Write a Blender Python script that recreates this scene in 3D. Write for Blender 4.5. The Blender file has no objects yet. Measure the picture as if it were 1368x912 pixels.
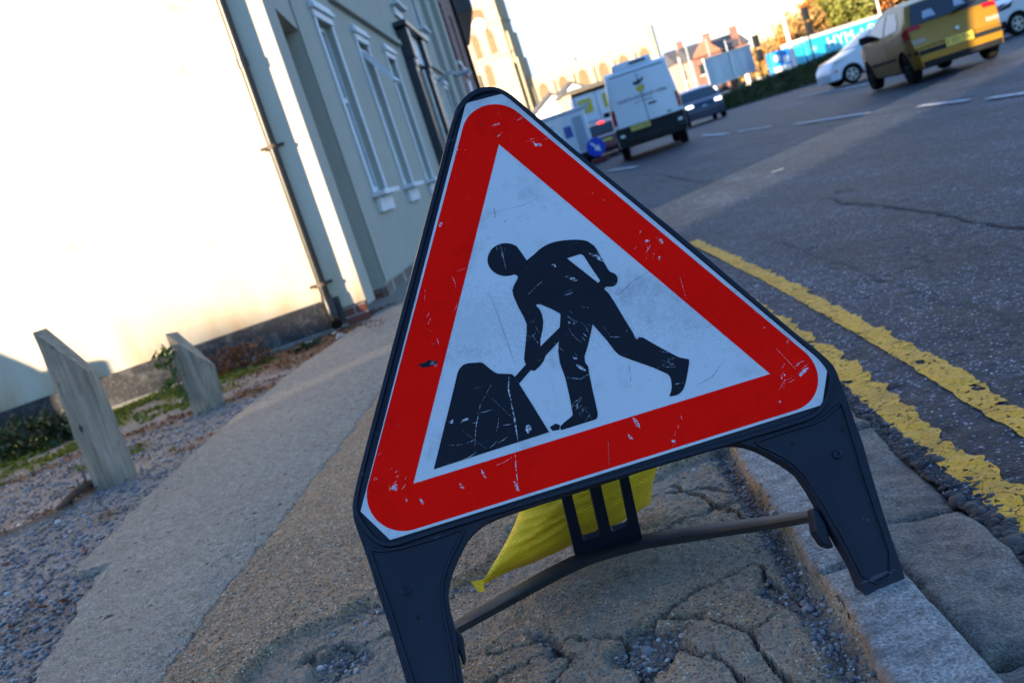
import bpy, bmesh, math, random
import numpy as np
from mathutils import Vector, Matrix, noise
from mathutils.geometry import tessellate_polygon

random.seed(7); rng = np.random.default_rng(7)
SC = bpy.context.scene; COL = SC.collection
R = math.radians
# ------------------------------------------------------------------ camera model
W0, H0 = 1368, 912
FPX, ROLL, PITCH, HC = 1330.0, R(18.0), R(9.6), 0.88
_f = Vector((0, math.cos(PITCH), -math.sin(PITCH))); _r0 = Vector((1, 0, 0)); _u0 = _r0.cross(_f)
CR = _r0*math.cos(ROLL) - _u0*math.sin(ROLL); CU = _u0*math.cos(ROLL) + _r0*math.sin(ROLL); CC = Vector((0, 0, HC))

def ray(x, y): return CR*((x-W0/2)/FPX) - CU*((y-H0/2)/FPX) + _f
def G(x, y, z=0.0):
    d = ray(x, y); return CC + d*((z-HC)/d.z)
def A(x, y, Y):
    d = ray(x, y); return CC + d*(Y/d.y)
def PLN(x, y, p0, n):
    d = ray(x, y); return CC + d*((Vector(p0)-CC).dot(n)/d.dot(n))

cam = bpy.data.cameras.new('camera'); camo = bpy.data.objects.new('camera', cam); COL.objects.link(camo)
camo.matrix_world = Matrix(((CR.x, CU.x, -_f.x, 0), (CR.y, CU.y, -_f.y, 0), (CR.z, CU.z, -_f.z, HC), (0, 0, 0, 1)))
cam.sensor_width = 36; cam.lens = 36*FPX/W0; cam.clip_start = .05; cam.clip_end = 3000
cam.dof.use_dof = True; cam.dof.focus_distance = 1.8; cam.dof.aperture_fstop = 5.6
SC.camera = camo

# ------------------------------------------------------------------ materials
class M:
    def __init__(s, name, **kw):
        s.m = bpy.data.materials.new(name); s.m.use_nodes = True
        s.t = s.m.node_tree; s.t.nodes.clear()
        s.out = s.t.nodes.new('ShaderNodeOutputMaterial'); s.b = s.t.nodes.new('ShaderNodeBsdfPrincipled')
        s.t.links.new(s.b.outputs[0], s.out.inputs[0]); s._c = None
        s.set(**kw)
    def set(s, **kw):
        for k, v in kw.items():
            s.inp(s.b, {'col': 'Base Color', 'rough': 'Roughness', 'metal': 'Metallic', 'spec': 'Specular IOR Level', 'coat': 'Coat Weight', 'em': 'Emission Color', 'ems': 'Emission Strength', 'nrm': 'Normal', 'trans': 'Transmission Weight', 'alpha': 'Alpha', 'sheen': 'Sheen Weight'}[k], v)
        return s
    def inp(s, n, k, v):
        i = n.inputs[k]
        if isinstance(v, bpy.types.NodeSocket): s.t.links.new(v, i)
        elif isinstance(v, (tuple, list)) and len(v) == 3 and i.type == 'RGBA': i.default_value = (*v, 1)
        else: i.default_value = v
    def n(s, typ, props=None, **ins):
        nd = s.t.nodes.new('ShaderNode'+typ)
        for k, v in (props or {}).items(): setattr(nd, k, v)
        for k, v in ins.items():
            k = int(k[1:]) if k[0] == '_' and k[1:].isdigit() else k.replace('_', ' ')
            s.inp(nd, k, v)
        return nd
    def co(s, scale=None, rot=None):
        if s._c is None: s._c = s.n('TexCoord').outputs['Object']
        if scale is None and rot is None: return s._c
        mp = s.n('Mapping'); s.inp(mp, 'Vector', s._c)
        if scale is not None: mp.inputs['Scale'].default_value = scale
        if rot is not None: mp.inputs['Rotation'].default_value = rot
        return mp.outputs[0]
    def noise(s, sc, detail=4, rough=.55, vec=None, dist=0):
        return s.n('TexNoise', Vector=vec or s.co(), Scale=sc, Detail=detail, Roughness=rough, Distortion=dist).outputs[0]
    def vor(s, sc, feature='F1', out='Color', vec=None, rnd=1.0):
        nd = s.n('TexVoronoi', {'feature': feature}, Vector=vec or s.co(), Scale=sc, Randomness=rnd); return nd.outputs[out]
    def ramp(s, f, *st, interp='LINEAR'):
        nd = s.n('ValToRGB', Fac=f); cr = nd.color_ramp; cr.interpolation = interp
        while len(cr.elements) < len(st): cr.elements.new(.5)
        for e, (p, c) in zip(cr.elements, st):
            e.position = p; e.color = (*c, 1) if isinstance(c, (tuple, list)) else (c, c, c, 1)
        return nd.outputs[0]
    def mix(s, f, a, b, mode='MIX'):
        nd = s.n('MixRGB', {'blend_type': mode}); s.inp(nd, 0, f); s.inp(nd, 1, a); s.inp(nd, 2, b); return nd.outputs[0]
    def math(s, op, a, b=0.0):
        nd = s.n('Math', {'operation': op}); s.inp(nd, 0, a); s.inp(nd, 1, b); return nd.outputs[0]
    def bump(s, h, strength=.5, dist=.01):
        nd = s.n('Bump', Height=h, Strength=strength, Distance=dist); return nd.outputs[0]
    def attr(s, name, out='Color'):
        return s.n('Attribute', {'attribute_name': name}).outputs[out]

def simple(name, col, rough=.5, var=.25, sc=6, **kw):
    m = M(name, rough=rough, **kw)
    c2 = tuple(c*(1-var) for c in col); c3 = tuple(min(1, c*(1+var*.5)) for c in col)
    m.set(col=m.ramp(m.noise(sc, 6), (.3, c2), (.7, c3)))
    return m.m

# stony ground helper: mix of small pebbles of several colours
def aggregate(name, base1, base2, stones, sc=150, amt=.55, bump=.6, big=3, rough=.85, dirt=None, pits=0, bd=.004, spec=.35, lump=1.6):
    m = M(name, rough=rough, spec=spec)
    base = m.mix(m.noise(big, 5), base1, base2)
    warp = m.n('VectorMath', {'operation': 'ADD'}); m.inp(warp, 0, m.co()); 
    nz = m.n('TexNoise', Vector=m.co(), Scale=sc*.5, Detail=2); sub = m.n('VectorMath', {'operation': 'SCALE'}); m.inp(sub, 0, nz.outputs['Color']); sub.inputs['Scale'].default_value = .6/sc
    m.inp(warp, 1, sub.outputs[0])
    v = m.n('TexVoronoi', Vector=warp.outputs[0], Scale=sc)
    r = m.n('SeparateColor', Color=v.outputs['Color']).outputs[0]
    st = m.ramp(r, *[(i/len(stones), c) for i, c in enumerate(stones)], interp='CONSTANT')
    inside = m.ramp(v.outputs['Distance'], (.25, 1.0), (.55, 0.0))
    fac = m.math('MULTIPLY', inside, amt)
    col = m.mix(fac, base, st)
    fine = m.noise(sc*2.5, 3, .7)
    col = m.mix(.7, col, m.ramp(fine, (.3, .25), (.5, .95), (.72, 1.75)), 'MULTIPLY')
    col = m.mix(.6, col, m.ramp(m.noise(sc*.22, 4, .65), (.3, .55), (.7, 1.35)), 'MULTIPLY')
    h = m.math('ADD', m.math('MULTIPLY', inside, .6), m.math('MULTIPLY', m.noise(sc*1.2, 4, .7), .8))
    h = m.math('ADD', h, m.math('MULTIPLY', m.noise(sc*.12, 4), lump))
    if pits:
        pv = m.n('TexVoronoi', Vector=m.co(), Scale=pits)
        sel = m.math('GREATER_THAN', m.n('SeparateColor', Color=pv.outputs['Color']).outputs[1], .62)
        pit = m.math('MULTIPLY', m.ramp(pv.outputs['Distance'], (.09, 1.0), (.2, 0.0)), sel)
        col = m.mix(pit, col, (.03, .03, .035)); h = m.math('SUBTRACT', h, m.math('MULTIPLY', pit, 2.0))
    if dirt:
        a = m.attr('dirt'); d = m.n('SeparateColor', Color=a).outputs[0]
        col = m.mix(d, col, m.mix(m.noise(40, 3), dirt[0], dirt[1]))
        # moss/brown stain in green channel
        g = m.n('SeparateColor', Color=a).outputs[1]
        col = m.mix(g, col, m.mix(m.noise(60, 3), dirt[2], dirt[3]))
    m.set(col=col, nrm=m.bump(h, bump, bd))
    return m.m

MT = {}
TAN = [(.46, .28, .14), (.26, .19, .13), (.10, .08, .07), (.58, .42, .25), (.17, .13, .11), (.50, .23, .07), (.75, .65, .50), (.07, .06, .055)]
GREY = [(.28, .26, .23), (.13, .12, .11), (.42, .38, .32), (.07, .07, .07), (.27, .22, .16), (.58, .55, .50), (.15, .14, .12)]
MT['tan'] = aggregate('tan_aggregate', (.31, .20, .115), (.45, .295, .165), TAN, 140, 1.0, 1.1, 2.5, bd=.007, dirt=((.045, .042, .04), (.13, .12, .11), (.16, .14, .115), (.38, .325, .25)))
MT['strip'] = aggregate('concrete_strip', (.25, .21, .155), (.39, .335, .255), GREY, 150, .8, 1.0, 2.2, pits=21, bd=.006)
MT['gravelbed'] = aggregate('gravel_bed', (.16, .15, .14), (.26, .22, .185), GREY, 95, .8, .9, 1.7, bd=.006, dirt=((.085, .045, .025), (.15, .07, .03), (.07, .11, .012), (.12, .15, .02)))
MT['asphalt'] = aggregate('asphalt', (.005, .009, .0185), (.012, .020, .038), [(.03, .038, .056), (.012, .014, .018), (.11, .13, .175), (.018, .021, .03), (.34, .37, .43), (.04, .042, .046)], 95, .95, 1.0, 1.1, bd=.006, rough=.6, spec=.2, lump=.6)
def road_wear(mat):
    m = M.__new__(M); m.m = mat; m.t = mat.node_tree; m._c = None; m.b = next(n for n in m.t.nodes if n.type == 'BSDF_PRINCIPLED')
    src = m.b.inputs['Base Color'].links[0].from_socket
    a = m.ramp(m.noise(1, 6, .62, vec=m.co((1.5, .32, 1))), (.3, .45), (.5, .95), (.72, 1.75))
    c = m.mix(.9, src, a, 'MULTIPLY')
    c = m.mix(.9, c, m.ramp(m.noise(24, 5, .75), (.34, .25), (.5, .85), (.66, 2.1)), 'MULTIPLY')
    c = m.mix(.6, c, m.ramp(m.noise(7, 4, .6, vec=m.co((1, .5, 1))), (.35, .5), (.65, 1.5)), 'MULTIPLY')
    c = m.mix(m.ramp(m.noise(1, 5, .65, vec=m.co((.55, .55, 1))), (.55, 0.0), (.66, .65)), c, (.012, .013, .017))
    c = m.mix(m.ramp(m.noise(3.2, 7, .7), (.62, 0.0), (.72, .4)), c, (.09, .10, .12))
    m.set(col=c)
road_wear(MT['asphalt'])
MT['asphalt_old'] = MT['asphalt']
def granite(name, a, b, rust):
    m = M(name, rough=.7, spec=.4)
    c = m.mix(m.noise(5, 5), a, b)
    c = m.mix(.9, c, m.ramp(m.noise(170, 4, .8), (.32, .15), (.5, .9), (.70, 2.0)), 'MULTIPLY')
    c = m.mix(.75, c, m.ramp(m.noise(28, 5, .7), (.32, .4), (.68, 1.4)), 'MULTIPLY')
    c = m.mix(m.ramp(m.noise(9, 6, .7), (.52, 0.0), (.68, .65)), c, (.05, .05, .055))
    e = m.n('SeparateColor', Color=m.attr('dirt')).outputs[0]
    c = m.mix(m.math('MULTIPLY', e, m.ramp(m.noise(25, 4), (.35, .3), (.6, 1.0))), c, rust)
    h = m.math('ADD', m.noise(150, 4, .7), m.math('MULTIPLY', m.noise(22, 6, .65), 3))
    m.set(col=c, nrm=m.bump(h, .9, .008)); return m.m
MT['granite'] = granite('granite_kerb', (.25, .24, .23), (.38, .36, .33), (.30, .13, .04))
MT['sett'] = granite('worn_granite', (.15, .115, .09), (.29, .23, .185), (.06, .055, .055))
def paint_worn(name, c1, c2, wear=.45, sc=9):
    m = M(name, rough=.7)
    c = m.mix(m.noise(14, 5), c1, c2)
    c = m.mix(m.ramp(m.noise(120, 3, .7), (.3, .55), (.55, 0.0)), c, tuple(x*.35 for x in c1))
    c = m.mix(m.ramp(m.noise(6, 6, .7), (.45, 0.0), (.7, .7)), c, tuple(x*.42+.01 for x in c1))
    cr = m.vor(13, 'DISTANCE_TO_EDGE', 'Distance', vec=None)
    crack = m.math('MULTIPLY', m.ramp(cr, (.008, 1.0), (.022, 0.0)), m.ramp(m.noise(4, 3), (.5, 0.0), (.6, 1.0)))
    holes = m.ramp(m.noise(sc*7, 6, .65), (wear-.03, 1.0), (wear, 0.0))
    a = m.math('SUBTRACT', 1.0, m.math('MAXIMUM', m.math('MULTIPLY', crack, .75), holes))
    m.set(col=c, alpha=a, nrm=m.bump(m.noise(110, 4, .7), .35, .003)); return m.m
MT['yellow_paint'] = paint_worn('yellow_road_paint', (.66, .30, .006), (.80, .42, .015), .42)
MT['white_paint'] = paint_worn('white_road_paint', (.5, .5, .5), (.7, .7, .7), .44, 3)
MT['crackfill'] = simple('crack_dirt', (.02, .02, .022), .9)

# sign
def scratches(m, vec, dens=.5):
    """thin pale lines in a few directions, kept to patches"""
    tot = None
    for i, (ang, sx, sy, th) in enumerate([(.6, 3, 55, .70), (-.9, 4, 70, .72), (1.5, 2.5, 50, .715), (.1, 5, 80, .73), (-.35, 3, 60, .73)]):
        mp = m.n('Mapping'); m.inp(mp, 'Vector', vec); mp.inputs['Rotation'].default_value = (0, ang, 0); mp.inputs['Scale'].default_value = (sx, 1, sy); mp.inputs['Location'].default_value = (i*3.7, 0, i*1.3)
        nz = m.n('TexNoise', Vector=mp.outputs[0], Scale=1.0, Detail=3, Roughness=.6).outputs[0]
        k = m.ramp(nz, (th, 0.0), (th+.025, 1.0))
        tot = k if tot is None else m.math('MAXIMUM', tot, k)
    gate = m.ramp(m.n('TexNoise', Vector=vec, Scale=7, Detail=3).outputs[0], (.46, 0.0), (.56, 1.0))
    return m.math('MULTIPLY', tot, gate)
def sheet(name, c1, c2, scr, scramt, hexc=.10, rough=.38, chips=.69, smear=.5, spec=.10):
    m = M(name, rough=rough, spec=spec)
    c = m.mix(m.noise(6, 5, .6), c1, c2)
    v = m.co((1, .02, 1))
    hx = m.ramp(m.vor(240, 'DISTANCE_TO_EDGE', 'Distance', vec=v, rnd=.25), (.04, 1.0), (.14, 0.0))
    c = m.mix(m.math('MULTIPLY', hx, hexc), c, tuple(x*.3 for x in c1))
    c = m.mix(m.ramp(m.noise(11, 8, .75), (.54, 0.0), (.74, smear)), c, tuple(x*.35 for x in c1))
    c = m.mix(m.ramp(m.noise(90, 4, .7), (.66, 0.0), (.74, .6)), c, (.06, .06, .07))
    s = m.math('MULTIPLY', scratches(m, v), scramt)
    ch = m.math('MULTIPLY', m.ramp(m.noise(75, 5, .7), (chips, 0.0), (chips+.03, 1.0)), m.ramp(m.n('TexNoise', Vector=m.co(), Scale=9, Detail=2).outputs[0], (.5, 0.0), (.6, 1.0)))
    s = m.math('MAXIMUM', s, m.math('MULTIPLY', ch, scramt))
    c = m.mix(s, c, scr)
    m.set(col=c, nrm=m.bump(m.math('ADD', hx, m.math('MULTIPLY', m.noise(30, 4), .6)), .12, .0015), rough=m.ramp(m.noise(20, 5), (.3, rough-.1), (.7, rough+.15)))
    return m.m
MT['sign_white'] = sheet('sign_white', (.50, .52, .55), (.58, .60, .63), (.14, .14, .17), .6, .22)
MT['sign_red'] = sheet('sign_red', (.92, .004, .002), (.98, .007, .003), (.62, .42, .46), .6, .12, .55, smear=.25, spec=.02)
MT['sign_black'] = sheet('sign_black', (.007, .008, .014), (.012, .013, .020), (.42, .45, .52), .75, .0, .42, .66)
def plastic(name, col, rough=.5):
    m = M(name, rough=rough, spec=.22)
    c = m.mix(m.noise(12, 6, .65), col, tuple(x*1.7 for x in col))
    c = m.mix(m.ramp(m.noise(55, 6, .75), (.63, 0.0), (.72, .55)), c, (.10, .11, .13))
    c = m.mix(m.math('MULTIPLY', scratches(m, m.co()), .25), c, (.16, .17, .2))
    m.set(col=c, nrm=m.bump(m.noise(420, 3, .6), .25, .0012), rough=m.ramp(m.noise(9, 4), (.3, rough-.1), (.7, rough+.12))); return m.m
MT['plastic'] = plastic('black_plastic', (.005, .0075, .0155), .46)
MT['plastic_worn'] = plastic('worn_black_plastic', (.012, .0115, .012), .55)
def sackm():
    m = M('yellow_woven_sack', rough=.55, spec=.4)
    w = m.n('TexWave', {'bands_direction': 'X'}, Vector=m.co(rot=(.2, .3, .4)), Scale=62, Distortion=1.5).outputs[0]
    w2 = m.n('TexWave', {'bands_direction': 'Z'}, Vector=m.co(rot=(.2, .3, .4)), Scale=62, Distortion=1.5).outputs[0]
    c = m.mix(m.noise(6, 5), (.78, .46, .008), (.95, .62, .015))
    c = m.mix(.22, c, m.mix(.5, w, w2), 'MULTIPLY'); c = m.mix(.4, c, (.88, .56, .012))
    c = m.mix(m.ramp(m.noise(8, 6, .7), (.55, 0.0), (.75, .55)), c, (.20, .16, .04))
    h = m.math('ADD', m.math('ADD', w, w2), m.math('MULTIPLY', m.noise(14, 5), 6)); m.set(col=c, nrm=m.bump(h, .35, .003)); return m.m
MT['sack'] = sackm()
# buildings
def render_wall(name, c1, c2, streak=.5):
    m = M(name, rough=.85, spec=.25)
    c = m.mix(m.noise(.9, 6), c1, c2)
    c = m.mix(m.math('MULTIPLY', m.ramp(m.noise(1, 5, .6, vec=m.co((3.0, 3.0, .35))), (.52, 0.0), (.75, .5)), streak), c, tuple(x*.55 for x in c1))
    c = m.mix(m.ramp(m.noise(14, 5, .7), (.66, 0.0), (.78, .35)), c, tuple(x*.5 for x in c1))
    m.set(col=c, nrm=m.bump(m.noise(70, 5, .7), .25, .006)); return m.m
MT['cream'] = render_wall('cream_render', (.50, .455, .365), (.57, .525, .43))
def foot_stain(mat):
    m = M.__new__(M); m.m = mat; m.t = mat.node_tree; m._c = None; m.b = next(n for n in m.t.nodes if n.type == 'BSDF_PRINCIPLED')
    src = m.b.inputs['Base Color'].links[0].from_socket; z = m.n('SeparateXYZ', Vector=m.co()).outputs[2]
    k = m.math('ADD', m.ramp(z, (.25, .85), (.5, .45), (1.0, 0.0)), 0)
    k = m.math('MULTIPLY', k, m.ramp(m.noise(1, 5, .6, vec=m.co((5, 5, 1.2))), (.38, .25), (.66, 1.0)))
    spots = m.math('MULTIPLY', m.ramp(m.noise(2.6, 3), (.66, 0.0), (.74, .5)), .8)
    m.set(col=m.mix(m.math('MAXIMUM', k, spots), src, (.40, .27, .13)))
foot_stain(MT['cream'])
MT['facade'] = render_wall('pale_facade_paint', (.33, .315, .26), (.40, .38, .315))
MT['facade_trim'] = simple('white_trim_paint', (.62, .64, .66), .6, .1)
def plinth():
    m = M('worn_black_plinth', rough=.7)
    c = m.mix(m.ramp(m.noise(7, 8, .72), (.5, 0.0), (.66, 1.0)), (.018, .018, .020), (.09, .086, .08))
    c = m.mix(m.ramp(m.noise(40, 5, .7), (.55, 0.0), (.65, .5)), c, (.16, .15, .135))
    m.set(col=c, nrm=m.bump(m.noise(40, 5), .4, .01)); return m.m
MT['plinth'] = plinth()
def brick(name, c1, c2, mort=(.35, .32, .28), sc=1.0, rot=None):
    m = M(name, rough=.85)
    b = m.n('TexBrick', Vector=m.co(rot=rot or (R(90), 0, 0)), Scale=4.4*sc, Color1=c1, Color2=c2, Mortar=mort, Mortar_Size=.02)
    b.inputs['Brick Width'].default_value = 1.0; b.inputs['Row Height'].default_value = .33
    c = m.mix(.5, b.outputs[0], m.ramp(m.noise(3, 6), (.3, .6), (.7, 1.2)), 'MULTIPLY')
    m.set(col=c, nrm=m.bump(b.outputs[1], -.3, .01)); return m.m
MT['brick'] = brick('red_brick', (.20, .055, .035), (.15, .045, .03))
MT['brick_orange'] = brick('orange_brick', (.27, .095, .04), (.22, .075, .035))
MT['brick_buff'] = brick('buff_brick', (.40, .30, .17), (.36, .26, .15))
MT['slate'] = simple('slate_roof', (.07, .065, .065), .6, .3, 3)
MT['stone'] = render_wall('pale_church_stone', (.29, .225, .135), (.40, .32, .21), .8)
MT['stone_dark'] = simple('dark_stone_opening', (.13, .09, .05), .9, .4, 2)
MT['white_render'] = simple('white_render', (.78, .76, .70), .8, .05)
MT['dark_wood'] = simple('dark_painted_wood', (.014, .018, .032), .4, .3)
MT['win_glass'] = M('window_glass', col=(.02, .025, .03), rough=.06, spec=.8).m
MT['dark_metal'] = M('black_iron', col=(.010, .010, .011), rough=.33, spec=.28).m
MT['grey_metal'] = simple('grey_metal', (.34, .36, .38), .45, .15)
MT['pale_metal'] = simple('pale_post_paint', (.55, .50, .44), .5, .12)
# wood, plants
def weathered():
    m = M('weathered_wood', rough=.85, spec=.2)
    g = m.noise(1, 6, .7, vec=m.co((38, 38, 2.2)))
    c = m.ramp(g, (.25, (.115, .085, .06)), (.5, (.27, .215, .155)), (.75, (.43, .355, .27)))
    c = m.mix(m.ramp(m.noise(7, 5), (.5, 0.0), (.7, .4)), c, (.10, .12, .075))
    kn = m.vor(9, out='Distance', vec=m.co((1, 1, .55))); c = m.mix(m.ramp(kn, (.06, .9), (.13, 0.0)), c, (.035, .03, .028))
    m.set(col=c, nrm=m.bump(g, .7, .006)); return m.m
MT['wood'] = weathered()
def leafm(name, c1, c2, tr=.3):
    m = M(name, rough=.5, spec=.3)
    oi = m.n('NewGeometry').outputs['Random Per Island']
    c = m.mix(oi, c1, c2)
    m.set(col=c)
    tb = m.n('BsdfTranslucent', Color=c); mx = m.n('MixShader', Fac=tr); m.t.links.new(m.b.outputs[0], mx.inputs[1]); m.t.links.new(tb.outputs[0], mx.inputs[2]); m.t.links.new(mx.outputs[0], m.out.inputs[0])
    return m.m
MT['leaf'] = leafm('green_leaf', (.035, .07, .012), (.10, .15, .03))
MT['leaf_dark'] = leafm('dark_leaf', (.018, .035, .014), (.04, .06, .02), .15)
MT['hedge'] = leafm('hedge_leaf', (.012, .028, .008), (.035, .055, .016), .15)
MT['leaf_tan'] = leafm('tan_autumn_leaf', (.30, .17, .05), (.50, .31, .11))
MT['leaf_rust'] = leafm('rust_autumn_leaf', (.36, .12, .03), (.52, .21, .05))
MT['leaf_olive'] = leafm('olive_leaf', (.13, .15, .025), (.24, .23, .05))
MT['moss'] = leafm('moss_blade', (.07, .10, .008), (.19, .19, .025), .3)
MT['litter'] = leafm('dead_litter', (.09, .035, .014), (.22, .085, .03), .2)
MT['bark'] = simple('bark', (.11, .08, .055), .9, .4, 12)
def stonem():
    m = M('loose_stone', rough=.75)
    oi = m.n('NewGeometry').outputs['Random Per Island']
    c = m.ramp(oi, (0, (.09, .09, .10)), (.3, (.16, .16, .17)), (.5, (.22, .21, .21)), (.68, (.30, .29, .28)), (.78, (.13, .10, .08)), (.88, (.24, .16, .10)), (.97, (.45, .43, .40)), interp='CONSTANT')
    m.set(col=c, nrm=m.bump(m.noise(300, 3), .3, .002)); return m.m
MT['stone_loose'] = stonem()
# vehicles
def carpaint(name, col, rough=.3, metal=0.0):
    return M(name, col=col, rough=rough, metal=metal, coat=.25, spec=.4).m
MT['p_white'] = carpaint('white_car_paint', (.60, .64, .70)); MT['p_gold'] = carpaint('gold_car_paint', (.26, .135, .007), .36, .3)
MT['p_dark'] = carpaint('dark_blue_paint', (.004, .013, .05)); MT['p_red'] = carpaint('red_car_paint', (.14, .012, .012)); MT['p_silver'] = carpaint('silver_car_paint', (.42, .46, .52), .3, .2)
MT['p_cyan'] = carpaint('cyan_coach_paint', (.02, .42, .58), .35); MT['p_cream'] = carpaint('white_roof_paint', (.75, .70, .62), .4)
MT['car_glass'] = M('car_glass', col=(.015, .02, .025), rough=.05, spec=.9).m
MT['tyre'] = simple('tyre_rubber', (.010, .010, .011), .85, .2, spec=.15); MT['rim'] = M('wheel_rim', col=(.35, .36, .38), rough=.35, metal=.7).m
MT['trim'] = simple('black_trim', (.009, .0095, .011), .6, .2, spec=.2)
MT['lamp_red'] = M('red_lamp_glass', col=(.30, .004, .007), rough=.2, spec=.3).m; MT['lamp_clear'] = M('clear_lamp_glass', col=(.5, .5, .5), rough=.12, spec=.7).m
MT['lamp_amber'] = M('amber_lamp_glass', col=(.6, .22, .02), rough=.2).m
MT['head_on'] = M('lit_headlamp', col=(.9, .9, .85), em=(1.0, .95, .82), ems=.9).m; MT['brake_on'] = M('lit_brake_lamp', col=(.8, .02, .02), em=(1.0, .06, .05), ems=.6).m; MT['amber_on'] = M('lit_indicator', col=(.8, .3, .05), em=(1.0, .26, .05), ems=.9).m
MT['plate_y'] = simple('yellow_plate', (.55, .40, .03), .4, .1); MT['plate_w'] = simple('white_plate', (.6, .6, .6), .4, .1)
MT['ink'] = M('dark_lettering', col=(.015, .02, .05), rough=.5).m; MT['white_ink'] = M('white_lettering', col=(.85, .85, .85), rough=.5).m
MT['sign_blue'] = M('blue_sign_face', col=(.005, .06, .52), rough=.35).m; MT['yellow_logo'] = M('yellow_logo', col=(.55, .42, .02), rough=.5).m
MT['green_ink'] = M('green_lettering', col=(.25, .30, .02), rough=.5).m
MT['panel_grey'] = simple('grey_panel', (.30, .34, .42), .6, .15, 1); MT['panel_rib'] = simple('pale_panel', (.36, .40, .48), .6, .1, 1)
MT['glass_blue'] = simple('pale_blue_cladding', (.40, .55, .60), .3, .15, .6)
MT['bluebox'] = simple('bright_blue_panel', (.02, .20, .55), .4, .2, 2)

# ------------------------------------------------------------------ object helpers
def wloc(o):
    v = Vector((0, 0, 0)); rz = 0
    return Vector(o.location) if o else v
def link(name, me, mat, parent=None, mats=None):
    o = bpy.data.objects.new(name, me); COL.objects.link(o)
    for mm in (mats or [mat]): me.materials.append(mm)
    if parent: o.parent = parent
    return o
def obj(name, verts, faces, mat, parent=None, smooth=None, world=True, bevel=0, seg=2, tag=None, mats=None, fmat=None):
    """verts in world space when world and the parent tree is unrotated; else local"""
    off = Vector((0, 0, 0))
    if world and parent:
        p = parent
        while p: off += Vector(p.location); p = p.parent
    V = [(v[0]-off.x, v[1]-off.y, v[2]-off.z) for v in verts]
    me = bpy.data.meshes.new(name); me.from_pydata(V, [], faces); me.update()
    if smooth is not None:
        me.polygons.foreach_set('use_smooth', [True]*len(me.polygons)); me.set_sharp_from_angle(angle=R(smooth))
    o = link(name, me, mat, parent, mats)
    if fmat: me.polygons.foreach_set('material_index', fmat)
    if bevel:
        b = o.modifiers.new('edge', 'BEVEL'); b.width = bevel; b.segments = seg; b.limit_method = 'ANGLE'; b.angle_limit = R(35)
    if tag: settag(o, *tag)
    return o
def settag(o, label, cat, group=None, kind=None):
    if label: o['label'] = label
    if cat: o['category'] = cat
    if group: o['group'] = group
    if kind: o['kind'] = kind
    return o
def empty(name, loc, label, cat, rz=0, group=None):
    o = bpy.data.objects.new(name, None); COL.objects.link(o); o.location = loc; o.rotation_euler = (0, 0, rz); o.empty_display_size = .3
    return settag(o, label, cat, group)
def structure(o): o['kind'] = 'structure'; return o
class MB:
    """collects shapes into one mesh"""
    def __init__(s): s.v = []; s.f = []
    def add(s, v, f):
        n = len(s.v); s.v += [tuple(p) for p in v]; s.f += [tuple(i+n for i in q) for q in f]; return s
    def box(s, x0, x1, y0, y1, z0, z1, T=None):
        v = [Vector((x, y, z)) for z in (z0, z1) for y in (y0, y1) for x in (x0, x1)]
        if T: v = [T(*p) for p in v]
        return s.add(v, [(0, 2, 3, 1), (4, 5, 7, 6), (0, 1, 5, 4), (2, 6, 7, 3), (0, 4, 6, 2), (1, 3, 7, 5)])
    def tube(s, pts, r, n=8, cap=True):
        pts = [Vector(p) for p in pts]; rs = r if isinstance(r, (list, tuple)) else [r]*len(pts)
        v = []; f = []; prev = None
        for i, p in enumerate(pts):
            t = (pts[min(i+1, len(pts)-1)]-pts[max(i-1, 0)]).normalized()
            a = t.orthogonal().normalized() if prev is None else (prev - t*prev.dot(t)).normalized()
            prev = a; b = t.cross(a)
            v += [p + (a*math.cos(2*math.pi*k/n)+b*math.sin(2*math.pi*k/n))*rs[i] for k in range(n)]
        for i in range(len(pts)-1):
            for k in range(n): f.append((i*n+k, i*n+(k+1) % n, (i+1)*n+(k+1) % n, (i+1)*n+k))
        if cap: f.append(tuple(range(n-1, -1, -1))); f.append(tuple(range((len(pts)-1)*n, len(pts)*n)))
        return s.add(v, f)
    def prism(s, loop, thick, T, holes=()):
        """loop of 2-D points (a,b); T(a,b,d) -> world; solid from d=0 (front) to d=-thick"""
        loops = [loop]+list(holes)
        flat = [p for l in loops for p in l]
        tri = tessellate_polygon([[Vector((p[0], p[1], 0)) for p in l] for l in loops])
        n = len(flat)
        v = [T(p[0], p[1], 0) for p in flat]; f = []
        for t in tri:
            a, b, c = (Vector((*flat[i], 0)) for i in t)
            f.append(tuple(t) if (b-a).cross(c-a).z > 0 else tuple(reversed(t)))
        if thick:
            v += [T(p[0], p[1], -thick) for p in flat]
            f += [tuple(i+n for i in reversed(t)) for t in f[:]]
            o = 0
            for l in loops:
                area = sum(l[i][0]*l[(i+1) % len(l)][1]-l[(i+1) % len(l)][0]*l[i][1] for i in range(len(l)))
                for i in range(len(l)):
                    a, b = o+i, o+(i+1) % len(l)
                    q = (a, b, b+n, a+n); ccw = (area > 0)
                    if l is not loop: ccw = not (area < 0)
                    f.append(tuple(reversed(q)) if ccw else q)
                o += len(l)
        return s.add(v, f)
    def build(s, name, mat, parent=None, **kw): return obj(name, s.v, s.f, mat, parent, **kw)

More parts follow.
